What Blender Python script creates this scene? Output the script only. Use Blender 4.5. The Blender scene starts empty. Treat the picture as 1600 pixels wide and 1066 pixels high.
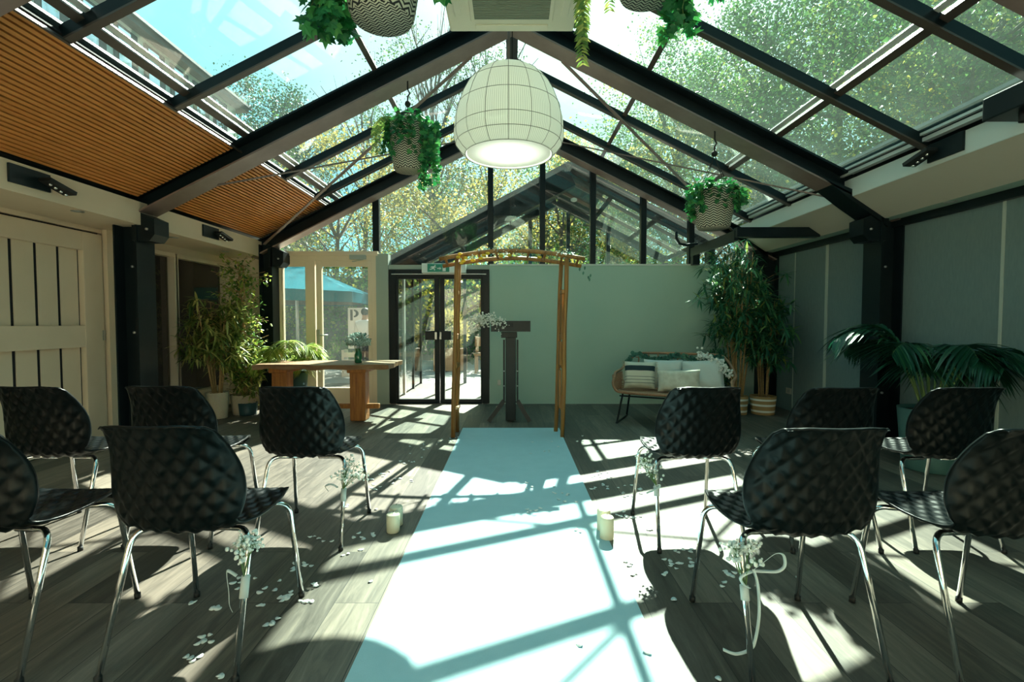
import bpy, math, random
from mathutils import Vector, Matrix
random.seed(7)
SC = bpy.context.scene
COL = SC.collection
R = math.radians

# ------------------------------------------------------------------ camera, sky, sun, exposure
CAM_H = 1.2
F = 760.0
PITCH = math.atan(29 / F)
cam_d = bpy.data.cameras.new('camera')
cam = bpy.data.objects.new('camera', cam_d)
COL.objects.link(cam)
cam.location = (0, 0, CAM_H)
cam.rotation_euler = (R(90) - PITCH, 0, 0)
cam_d.sensor_width = 36
cam_d.lens = F / 1600 * 36
cam_d.clip_end = 400
SC.camera = cam

vs = SC.view_settings
vs.view_transform = 'Standard'
vs.look = 'None'
vs.gamma = 1
vs.use_curve_mapping = False
vs.exposure = 0.15
SC.cycles.max_bounces = 12
SC.cycles.transparent_max_bounces = 48
SC.cycles.diffuse_bounces = 3
SC.cycles.glossy_bounces = 4
SC.cycles.caustics_reflective = False
SC.cycles.caustics_refractive = False
SC.cycles.sample_clamp_indirect = 6

SUN_DIR = Vector((.22, .98, .92)).normalized()
sun_d = bpy.data.lights.new('sun', 'SUN')
sun_d.energy = 24.0
sun_d.angle = R(0.55)
sun_d.color = (.94, 1.0, .87)
sun = bpy.data.objects.new('sun', sun_d)
COL.objects.link(sun)
sun.rotation_euler = SUN_DIR.to_track_quat('Z', 'Y').to_euler()
sun.location = (4, 18, 16)

w = bpy.data.worlds.new('sky')
SC.world = w
w.use_nodes = True
nt = w.node_tree
nt.nodes.clear()


def nd(nt, kind, **kw):
    n = nt.nodes.new(kind)
    for k, v in kw.items():
        if k == 'op':
            n.operation = v
        elif k.startswith('i_'):
            n.inputs[k[2:].replace('_', ' ')].default_value = v
        elif k.startswith('n'):
            n.inputs[int(k[1:])].default_value = v
        else:
            setattr(n, k, v)
    return n


def ramp(nt, stops, interp='LINEAR'):
    n = nt.nodes.new('ShaderNodeValToRGB')
    e = n.color_ramp.elements
    while len(e) < len(stops):
        e.new(.5)
    n.color_ramp.interpolation = interp
    for i, (p, c) in enumerate(stops):
        e[i].position = p
        e[i].color = (c[0], c[1], c[2], 1)
    return n


L = nt.links.new
tc = nd(nt, 'ShaderNodeTexCoord')
dot = nd(nt, 'ShaderNodeVectorMath', operation='DOT_PRODUCT')
dot.inputs[1].default_value = SUN_DIR
L(tc.outputs['Generated'], dot.inputs[0])
glow = ramp(nt, [(0, (.02, .27, .34)), (.42, (.05, .46, .56)), (.60, (.27, .92, 1.06)), (.80, (.40, 1.02, 1.12)), (.93, (.9, 1.3, 1.3)), (1, (2.0, 2.3, 2.2))])
L(dot.outputs['Value'], glow.inputs[0])
nz = nd(nt, 'ShaderNodeTexNoise', i_Scale=2.2, i_Detail=6, i_Roughness=.6)
L(tc.outputs['Generated'], nz.inputs['Vector'])
cl = ramp(nt, [(.52, (0, 0, 0)), (.75, (1, 1, 1))])
L(nz.outputs[0], cl.inputs[0])
mx = nd(nt, 'ShaderNodeMixRGB')
mx.inputs[2].default_value = (.85, 1.1, 1.15, 1)
mf = nd(nt, 'ShaderNodeMath', op='MULTIPLY', n1=.55)
L(cl.outputs[0], mf.inputs[0])
L(mf.outputs[0], mx.inputs[0])
L(glow.outputs[0], mx.inputs[1])
bg = nd(nt, 'ShaderNodeBackground')
bg.inputs['Strength'].default_value = 1.0
L(mx.outputs[0], bg.inputs['Color'])
wo = nd(nt, 'ShaderNodeOutputWorld')
L(bg.outputs[0], wo.inputs['Surface'])


# ------------------------------------------------------------------ picture-to-place helpers
def ray(px, py):
    u, v = (px - 800) / F, (533 - py) / F
    cp, sp = math.cos(PITCH), math.sin(PITCH)
    return Vector((u, cp + v * sp, -sp + v * cp))


def atY(px, py, Y):
    d = ray(px, py)
    return Vector((0, 0, CAM_H)) + d * (Y / d.y)


def atX(px, py, X):
    d = ray(px, py)
    return Vector((0, 0, CAM_H)) + d * (X / d.x)


def fl(px, py, z=0.0):
    d = ray(px, py)
    return Vector((0, 0, CAM_H)) + d * ((z - CAM_H) / d.z)


# ------------------------------------------------------------------ mesh helpers
class MB:
    def __init__(s):
        s.v, s.f, s.sm = [], [], []

    def add(s, vs_, fs, smooth=False):
        o = len(s.v)
        s.v += [tuple(p) for p in vs_]
        s.f += [tuple(i + o for i in f) for f in fs]
        s.sm += [smooth] * len(fs)
        return s

    def box(s, x0, x1, y0, y1, z0, z1):
        if x0 > x1: x0, x1 = x1, x0
        if y0 > y1: y0, y1 = y1, y0
        if z0 > z1: z0, z1 = z1, z0
        v = [(x0, y0, z0), (x1, y0, z0), (x1, y1, z0), (x0, y1, z0), (x0, y0, z1), (x1, y0, z1), (x1, y1, z1), (x0, y1, z1)]
        return s.add(v, [(0, 3, 2, 1), (4, 5, 6, 7), (0, 1, 5, 4), (1, 2, 6, 5), (2, 3, 7, 6), (3, 0, 4, 7)])

    def bbox(s, x0, x1, y0, y1, z0, z1, b=.01):
        # bevelled box: chamfered on all edges
        if x0 > x1: x0, x1 = x1, x0
        if y0 > y1: y0, y1 = y1, y0
        if z0 > z1: z0, z1 = z1, z0
        import bmesh
        bm = bmesh.new()
        bmesh.ops.create_cube(bm, size=1)
        for v in bm.verts:
            v.co = Vector(((x0 + x1) / 2 + v.co.x * (x1 - x0), (y0 + y1) / 2 + v.co.y * (y1 - y0), (z0 + z1) / 2 + v.co.z * (z1 - z0)))
        bmesh.ops.bevel(bm, geom=list(bm.edges), offset=b, segments=2, affect='EDGES', profile=.5)
        bm.verts.index_update()
        s.add([v.co for v in bm.verts], [[v.index for v in f.verts] for f in bm.faces])
        bm.free()
        return s

    def bar(s, p0, p1, w_, h_, up=(0, 0, 1), o=0.0):
        # rectangular bar; w_ across, h_ along 'up'; o shifts along up
        p0, p1, up = Vector(p0), Vector(p1), Vector(up)
        d = (p1 - p0).normalized()
        side = d.cross(up).normalized()
        u = side.cross(d).normalized()
        v = []
        for p in (p0, p1):
            for a, b in ((-1, -1), (1, -1), (1, 1), (-1, 1)):
                v.append(p + side * (a * w_ / 2) + u * (b * h_ / 2 + o))
        return s.add(v, [(0, 1, 2, 3), (7, 6, 5, 4), (0, 4, 5, 1), (1, 5, 6, 2), (2, 6, 7, 3), (3, 7, 4, 0)])

    def tube(s, pts, r, n=8, cap=True, smooth=True):
        pts = [Vector(p) for p in pts]
        rs = r if isinstance(r, (list, tuple)) else [r] * len(pts)
        m = len(pts)
        tang = []
        for i in range(m):
            t = (pts[min(i + 1, m - 1)] - pts[max(i - 1, 0)])
            tang.append(t.normalized() if t.length > 1e-9 else Vector((0, 0, 1)))
        ref = Vector((0, 0, 1)) if abs(tang[0].z) < .9 else Vector((1, 0, 0))
        nx = tang[0].cross(ref).normalized()
        v = []
        for i in range(m):
            nx = (nx - tang[i] * nx.dot(tang[i]))
            nx = nx.normalized() if nx.length > 1e-6 else tang[i].orthogonal().normalized()
            ny = tang[i].cross(nx)
            for k in range(n):
                a = 2 * math.pi * k / n
                v.append(pts[i] + (nx * math.cos(a) + ny * math.sin(a)) * rs[i])
        f = []
        for i in range(m - 1):
            for k in range(n):
                k2 = (k + 1) % n
                f.append((i * n + k, i * n + k2, (i + 1) * n + k2, (i + 1) * n + k))
        if cap:
            f.append(tuple(range(n - 1, -1, -1)))
            f.append(tuple((m - 1) * n + k for k in range(n)))
        return s.add(v, f, smooth)

    def lathe(s, prof, c=(0, 0, 0), n=32, smooth=True, capb=False, capt=False, wob=None):
        c = Vector(c)
        v = []
        for (r, z) in prof:
            for k in range(n):
                a = 2 * math.pi * k / n
                rr = r * (wob(a, z) if wob else 1)
                v.append((c.x + rr * math.cos(a), c.y + rr * math.sin(a), c.z + z))
        f = []
        for i in range(len(prof) - 1):
            for k in range(n):
                k2 = (k + 1) % n
                f.append((i * n + k, i * n + k2, (i + 1) * n + k2, (i + 1) * n + k))
        if capb: f.append(tuple(range(n - 1, -1, -1)))
        if capt: f.append(tuple((len(prof) - 1) * n + k for k in range(n)))
        return s.add(v, f, smooth)

    def ball(s, c, r, n=8, m=5, sz=1.0):
        prof = [(max(r * math.sin(math.pi * i / m), r * .02), -r * sz * math.cos(math.pi * i / m)) for i in range(m + 1)]
        return s.lathe(prof, c, n)

    def prism(s, poly, axis, a0, a1):
        # poly: list of 2D points in the plane perpendicular to axis ('x','y','z')
        def P(p, a):
            return {'x': (a, p[0], p[1]), 'y': (p[0], a, p[1]), 'z': (p[0], p[1], a)}[axis]
        n = len(poly)
        v = [P(p, a0) for p in poly] + [P(p, a1) for p in poly]
        f = [tuple(range(n)), tuple(range(2 * n - 1, n - 1, -1))]
        for i in range(n):
            j = (i + 1) % n
            f.append((i, i + n, j + n, j))
        return s.add(v, f)

    def leaf(s, p, d, up, ln, wd, droop=.15, seg=3, fold=.25):
        # lance-shaped blade with a folded midrib
        p, d, up = Vector(p), Vector(d).normalized(), Vector(up)
        side = d.cross(up)
        side = side.normalized() if side.length > 1e-4 else d.orthogonal().normalized()
        u = side.cross(d).normalized()
        v, f = [], []
        for i in range(seg + 1):
            t = i / seg
            q = p + d * (ln * t) + Vector((0, 0, -1)) * (droop * ln * t * t)
            wv = wd * math.sin(math.pi * (0.12 + .88 * t) ** .8) / 2 if i < seg else wd * .02
            v += [q - side * wv + u * wv * fold, q, q + side * wv + u * wv * fold]
        for i in range(seg):
            a = i * 3
            f += [(a, a + 1, a + 4, a + 3), (a + 1, a + 2, a + 5, a + 4)]
        return s.add(v, f, True)

    def flat(s, p, d, nrm, shape, sc):
        # flat polygon leaf: shape = list of (side, along)
        d = Vector(d).normalized()
        side = d.cross(Vector(nrm))
        side = side.normalized() if side.length > 1e-4 else d.orthogonal().normalized()
        nn = side.cross(d)
        p = Vector(p)
        v = [p + nn * (.08 * sc)] + [p + side * (a * sc) + d * (b * sc) for a, b in shape]
        n = len(shape)
        return s.add(v, [(0, i + 1, (i + 1) % n + 1) for i in range(n)], False)

    def build(s, name, mat, parent=None, local=False, loc=None):
        off = Vector((0, 0, 0))
        if not local and parent is not None:
            q = parent
            while q is not None:
                off += q.location
                q = q.parent
        if loc is not None:
            off = Vector(loc)
        me = bpy.data.meshes.new(name)
        me.from_pydata([(x - off.x, y - off.y, z - off.z) for x, y, z in s.v] if off.length > 0 else s.v, [], s.f)
        me.polygons.foreach_set('use_smooth', s.sm)
        me.update()
        if isinstance(mat, (list, tuple)):
            for m in mat: me.materials.append(m)
        else:
            me.materials.append(mat)
        o = bpy.data.objects.new(name, me)
        COL.objects.link(o)
        if loc is not None: o.location = loc
        if parent is not None: o.parent = parent
        return o


def tag(o, label, cat, group=None, kind=None):
    o['label'] = label
    o['category'] = cat
    if group: o['group'] = group
    if kind: o['kind'] = kind
    return o


def struct(o, label=None):
    o['kind'] = 'structure'
    if label: o['label'] = label
    return o


def thing(name, loc, label, cat, group=None, kind=None, rz=0):
    o = bpy.data.objects.new(name, None)
    o.empty_display_size = .1
    COL.objects.link(o)
    o.location = loc
    o.rotation_euler = (0, 0, rz)
    return tag(o, label, cat, group, kind)


def copy_tree(o, parent=None):
    c = o.copy()
    COL.objects.link(c)
    c.parent = parent
    for ch in o.children:
        copy_tree(ch, c)
    return c


def smooth_pts(pts, k=4):
    pts = [Vector(p) for p in pts]
    out = []
    for i in range(len(pts) - 1):
        g = lambda j: pts[max(0, min(len(pts) - 1, j))]
        a, b_, c_, d_ = g(i - 1), g(i), g(i + 1), g(i + 2)
        for q in range(k):
            t = q / k
            out.append(.5 * ((2 * b_) + (-a + c_) * t + (2 * a - 5 * b_ + 4 * c_ - d_) * t * t + (-a + 3 * b_ - 3 * c_ + d_) * t ** 3))
    out.append(pts[-1])
    return out


def rnd(a, b): return random.uniform(a, b)


# ------------------------------------------------------------------ materials
def mat(name, col, rough=.6, metal=0, spec=.5, noise=None, bump=None, transl=0, emit=None):
    m = bpy.data.materials.new(name)
    m.use_nodes = True
    t = m.node_tree
    t.nodes.clear()
    out = nd(t, 'ShaderNodeOutputMaterial')
    b = nd(t, 'ShaderNodeBsdfPrincipled')
    b.inputs['Base Color'].default_value = (*col, 1)
    b.inputs['Roughness'].default_value = rough
    b.inputs['Metallic'].default_value = metal
    b.inputs['Specular IOR Level'].default_value = spec
    tc = nd(t, 'ShaderNodeTexCoord')
    if noise:   # (scale, colour2, stretch)
        sc_, c2, st = noise
        mp = nd(t, 'ShaderNodeMapping')
        mp.inputs['Scale'].default_value = st
        t.links.new(tc.outputs['Object'], mp.inputs['Vector'])
        n = nd(t, 'ShaderNodeTexNoise', i_Scale=sc_, i_Detail=5, i_Roughness=.6)
        t.links.new(mp.outputs[0], n.inputs['Vector'])
        r = ramp(t, [(.35, col), (.68, c2)])
        t.links.new(n.outputs[0], r.inputs[0])
        t.links.new(r.outputs[0], b.inputs['Base Color'])
    if bump:    # (scale, strength)
        n2 = nd(t, 'ShaderNodeTexNoise', i_Scale=bump[0], i_Detail=4)
        t.links.new(tc.outputs['Object'], n2.inputs['Vector'])
        bp = nd(t, 'ShaderNodeBump')
        bp.inputs['Strength'].default_value = bump[1]
        bp.inputs['Distance'].default_value = .01
        t.links.new(n2.outputs[0], bp.inputs['Height'])
        t.links.new(bp.outputs[0], b.inputs['Normal'])
    if transl:
        tr = nd(t, 'ShaderNodeBsdfTranslucent')
        tr.inputs['Color'].default_value = (*col, 1)
        ms = nd(t, 'ShaderNodeMixShader', n0=transl)
        t.links.new(b.outputs[0], ms.inputs[1])
        t.links.new(tr.outputs[0], ms.inputs[2])
        t.links.new(ms.outputs[0], out.inputs['Surface'])
    else:
        t.links.new(b.outputs[0], out.inputs['Surface'])
    if emit:
        b.inputs['Emission Color'].default_value = (*emit[0], 1)
        b.inputs['Emission Strength'].default_value = emit[1]
    return m


def leafmat(name, stops, transl=.4, rough=.45, clump=None):
    m = bpy.data.materials.new(name)
    m.use_nodes = True
    t = m.node_tree
    t.nodes.clear()
    out = nd(t, 'ShaderNodeOutputMaterial')
    g = nd(t, 'ShaderNodeNewGeometry')
    r = ramp(t, stops)
    if clump:
        tc = nd(t, 'ShaderNodeTexCoord')
        n = nd(t, 'ShaderNodeTexNoise', i_Scale=clump, i_Detail=3)
        t.links.new(tc.outputs['Object'], n.inputs['Vector'])
        a = nd(t, 'ShaderNodeMapRange')
        a.inputs['From Min'].default_value = .36
        a.inputs['From Max'].default_value = .66
        a.inputs['To Max'].default_value = .65
        t.links.new(n.outputs[0], a.inputs[0])
        b2 = nd(t, 'ShaderNodeMath', op='MULTIPLY_ADD', n1=.35)
        t.links.new(g.outputs['Random Per Island'], b2.inputs[0])
        t.links.new(a.outputs[0], b2.inputs[2])
        t.links.new(b2.outputs[0], r.inputs[0])
    else:
        t.links.new(g.outputs['Random Per Island'], r.inputs[0])
    b = nd(t, 'ShaderNodeBsdfPrincipled')
    b.inputs['Roughness'].default_value = rough
    t.links.new(r.outputs[0], b.inputs['Base Color'])
    tr = nd(t, 'ShaderNodeBsdfTranslucent')
    t.links.new(r.outputs[0], tr.inputs['Color'])
    ms = nd(t, 'ShaderNodeMixShader', n0=transl)
    t.links.new(b.outputs[0], ms.inputs[1])
    t.links.new(tr.outputs[0], ms.inputs[2])
    t.links.new(ms.outputs[0], out.inputs['Surface'])
    return m


def glassmat(name, tint, refl=1.0, haze=.03, hazecol=(.8, .95, .85)):
    m = bpy.data.materials.new(name)
    m.use_nodes = True
    t = m.node_tree
    t.nodes.clear()
    out = nd(t, 'ShaderNodeOutputMaterial')
    tr = nd(t, 'ShaderNodeBsdfTransparent')
    tr.inputs['Color'].default_value = (*tint, 1)
    gl = nd(t, 'ShaderNodeBsdfGlossy')
    gl.inputs['Roughness'].default_value = 0.0
    gl.inputs['Color'].default_value = (refl, refl, refl, 1)
    # Schlick reflectance from the angle alone, the same for both faces of a pane
    ge = nd(t, 'ShaderNodeNewGeometry')
    dt = nd(t, 'ShaderNodeVectorMath', operation='DOT_PRODUCT')
    t.links.new(ge.outputs['Normal'], dt.inputs[0])
    t.links.new(ge.outputs['Incoming'], dt.inputs[1])
    ab = nd(t, 'ShaderNodeMath', op='ABSOLUTE')
    t.links.new(dt.outputs['Value'], ab.inputs[0])
    om = nd(t, 'ShaderNodeMath', op='SUBTRACT', n0=1.0)
    t.links.new(ab.outputs[0], om.inputs[1])
    pw = nd(t, 'ShaderNodeMath', op='POWER', n1=5.0)
    t.links.new(om.outputs[0], pw.inputs[0])
    fr = nd(t, 'ShaderNodeMath', op='MULTIPLY_ADD', n1=.94, n2=.04)
    t.links.new(pw.outputs[0], fr.inputs[0])
    ms = nd(t, 'ShaderNodeMixShader')
    t.links.new(fr.outputs[0], ms.inputs[0])
    t.links.new(tr.outputs[0], ms.inputs[1])
    t.links.new(gl.outputs[0], ms.inputs[2])
    tl = nd(t, 'ShaderNodeBsdfTranslucent')
    tl.inputs['Color'].default_value = (*hazecol, 1)
    tc = nd(t, 'ShaderNodeTexCoord')
    n = nd(t, 'ShaderNodeTexNoise', i_Scale=1.3, i_Detail=6, i_Roughness=.7)
    t.links.new(tc.outputs['Object'], n.inputs['Vector'])
    mu = nd(t, 'ShaderNodeMath', op='MULTIPLY', n1=haze * 2)
    t.links.new(n.outputs[0], mu.inputs[0])
    m2 = nd(t, 'ShaderNodeMixShader')
    t.links.new(mu.outputs[0], m2.inputs[0])
    t.links.new(ms.outputs[0], m2.inputs[1])
    t.links.new(tl.outputs[0], m2.inputs[2])
    t.links.new(m2.outputs[0], out.inputs['Surface'])
    return m


def floor_mat():
    m = bpy.data.materials.new('wood_look_planks')
    m.use_nodes = True
    t = m.node_tree
    b = t.nodes['Principled BSDF']
    l = t.links.new
    tc = nd(t, 'ShaderNodeTexCoord')
    sp = nd(t, 'ShaderNodeSeparateXYZ')
    l(tc.outputs['Object'], sp.inputs[0])
    cb = nd(t, 'ShaderNodeCombineXYZ')
    l(sp.outputs[1], cb.inputs[0])
    l(sp.outputs[0], cb.inputs[1])
    br = nd(t, 'ShaderNodeTexBrick', i_Scale=1.0)
    br.offset = .37
    br.inputs['Brick Width'].default_value = 1.25
    br.inputs['Row Height'].default_value = .19
    br.inputs['Mortar Size'].default_value = .0016
    br.inputs['Mortar Smooth'].default_value = .2
    br.inputs['Bias'].default_value = 0
    br.inputs['Color1'].default_value = (0, 0, 0, 1)
    br.inputs['Color2'].default_value = (1, 1, 1, 1)
    br.inputs['Mortar'].default_value = (.5, .5, .5, 1)
    l(cb.outputs[0], br.inputs['Vector'])
    # grain
    off = nd(t, 'ShaderNodeVectorMath', operation='MULTIPLY_ADD')
    l(br.outputs['Color'], off.inputs[0])
    off.inputs[1].default_value = (7, 5, 3)
    l(tc.outputs['Object'], off.inputs[2])
    mp = nd(t, 'ShaderNodeMapping')
    mp.inputs['Scale'].default_value = (15, 1.5, 1)
    l(off.outputs[0], mp.inputs['Vector'])
    n = nd(t, 'ShaderNodeTexNoise', i_Scale=1.6, i_Detail=8, i_Roughness=.68, i_Distortion=.9)
    l(mp.outputs[0], n.inputs['Vector'])
    mixv = nd(t, 'ShaderNodeMath', op='MULTIPLY_ADD', n1=.28)
    l(br.outputs['Color'], mixv.inputs[0])
    sc2 = nd(t, 'ShaderNodeMath', op='MULTIPLY', n1=.75)
    l(n.outputs[0], sc2.inputs[0])
    l(sc2.outputs[0], mixv.inputs[2])
    r = ramp(t, [(.22, (.027, .023, .019)), (.45, (.094, .079, .064)), (.62, (.175, .143, .112)), (.85, (.32, .265, .21))])
    l(mixv.outputs[0], r.inputs[0])
    mo = nd(t, 'ShaderNodeMixRGB')
    mo.inputs[2].default_value = (.02, .018, .016, 1)
    l(br.outputs['Fac'], mo.inputs[0])
    l(r.outputs[0], mo.inputs[1])
    l(mo.outputs[0], b.inputs['Base Color'])
    rr = nd(t, 'ShaderNodeMapRange')
    rr.inputs['To Min'].default_value = .38
    rr.inputs['To Max'].default_value = .6
    l(n.outputs[0], rr.inputs[0])
    l(rr.outputs[0], b.inputs['Roughness'])
    b.inputs['Specular IOR Level'].default_value = .35
    bp = nd(t, 'ShaderNodeBump', i_Strength=.25, i_Distance=.004)
    l(mixv.outputs[0], bp.inputs['Height'])
    l(bp.outputs[0], b.inputs['Normal'])
    return m


def weave_mat(name, ca, cb_, kz=46, ku=16, amp=.9):
    m = bpy.data.materials.new(name)
    m.use_nodes = True
    t = m.node_tree
    b = t.nodes['Principled BSDF']
    l = t.links.new
    tc = nd(t, 'ShaderNodeTexCoord')
    sp = nd(t, 'ShaderNodeSeparateXYZ')
    l(tc.outputs['Object'], sp.inputs[0])
    at = nd(t, 'ShaderNodeMath', op='ARCTAN2')
    l(sp.outputs[1], at.inputs[0])
    l(sp.outputs[0], at.inputs[1])
    u = nd(t, 'ShaderNodeMath', op='MULTIPLY', n1=ku / math.pi)
    l(at.outputs[0], u.inputs[0])
    pp = nd(t, 'ShaderNodeMath', op='PINGPONG', n1=1.0)
    l(u.outputs[0], pp.inputs[0])
    z = nd(t, 'ShaderNodeMath', op='MULTIPLY', n1=kz)
    l(sp.outputs[2], z.inputs[0])
    a = nd(t, 'ShaderNodeMath', op='MULTIPLY_ADD', n1=amp)
    l(pp.outputs[0], a.inputs[0])
    l(z.outputs[0], a.inputs[2])
    fr = nd(t, 'ShaderNodeMath', op='FRACT')
    l(a.outputs[0], fr.inputs[0])
    g = nd(t, 'ShaderNodeMath', op='GREATER_THAN', n1=.52)
    l(fr.outputs[0], g.inputs[0])
    mxn = nd(t, 'ShaderNodeMixRGB')
    mxn.inputs[1].default_value = (*ca, 1)
    mxn.inputs[2].default_value = (*cb_, 1)
    l(g.outputs[0], mxn.inputs[0])
    l(mxn.outputs[0], b.inputs['Base Color'])
    b.inputs['Roughness'].default_value = .8
    return m


def flat_weave(name, ca, cb_, k=46):
    m = bpy.data.materials.new(name)
    m.use_nodes = True
    t = m.node_tree
    b = t.nodes['Principled BSDF']
    l = t.links.new
    tc = nd(t, 'ShaderNodeTexCoord')
    sp = nd(t, 'ShaderNodeSeparateXYZ')
    l(tc.outputs['Object'], sp.inputs[0])
    u = nd(t, 'ShaderNodeMath', op='MULTIPLY', n1=k)
    l(sp.outputs[0], u.inputs[0])
    pp = nd(t, 'ShaderNodeMath', op='PINGPONG', n1=1.0)
    l(u.outputs[0], pp.inputs[0])
    z = nd(t, 'ShaderNodeMath', op='MULTIPLY_ADD', n1=k)
    l(sp.outputs[1], z.inputs[0])
    l(pp.outputs[0], z.inputs[2])
    fr = nd(t, 'ShaderNodeMath', op='FRACT')
    l(z.outputs[0], fr.inputs[0])
    g = nd(t, 'ShaderNodeMath', op='GREATER_THAN', n1=.52)
    l(fr.outputs[0], g.inputs[0])
    mxn = nd(t, 'ShaderNodeMixRGB')
    mxn.inputs[1].default_value = (*ca, 1)
    mxn.inputs[2].default_value = (*cb_, 1)
    l(g.outputs[0], mxn.inputs[0])
    l(mxn.outputs[0], b.inputs['Base Color'])
    b.inputs['Roughness'].default_value = .8
    return m


def band_mat(name, bands, default, axis=2):
    # bands: list of (lo, hi, colour) along an object axis
    m = bpy.data.materials.new(name)
    m.use_nodes = True
    t = m.node_tree
    b = t.nodes['Principled BSDF']
    b.inputs['Roughness'].default_value = .85
    l = t.links.new
    tc = nd(t, 'ShaderNodeTexCoord')
    sp = nd(t, 'ShaderNodeSeparateXYZ')
    l(tc.outputs['Object'], sp.inputs[0])
    prev = None
    for lo, hi, c in bands:
        c1 = nd(t, 'ShaderNodeMath', op='COMPARE', n1=(lo + hi) / 2, n2=(hi - lo) / 2)
        l(sp.outputs[axis], c1.inputs[0])
        mxn = nd(t, 'ShaderNodeMixRGB')
        if prev is None:
            mxn.inputs[1].default_value = (*default, 1)
        else:
            l(prev.outputs[0], mxn.inputs[1])
        mxn.inputs[2].default_value = (*c, 1)
        l(c1.outputs[0], mxn.inputs[0])
        prev = mxn
    l(prev.outputs[0], b.inputs['Base Color'])
    nn = nd(t, 'ShaderNodeTexNoise', i_Scale=120)
    l(tc.outputs['Object'], nn.inputs['Vector'])
    bp = nd(t, 'ShaderNodeBump', i_Strength=.3, i_Distance=.004)
    l(nn.outputs[0], bp.inputs['Height'])
    l(bp.outputs[0], b.inputs['Normal'])
    return m


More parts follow.
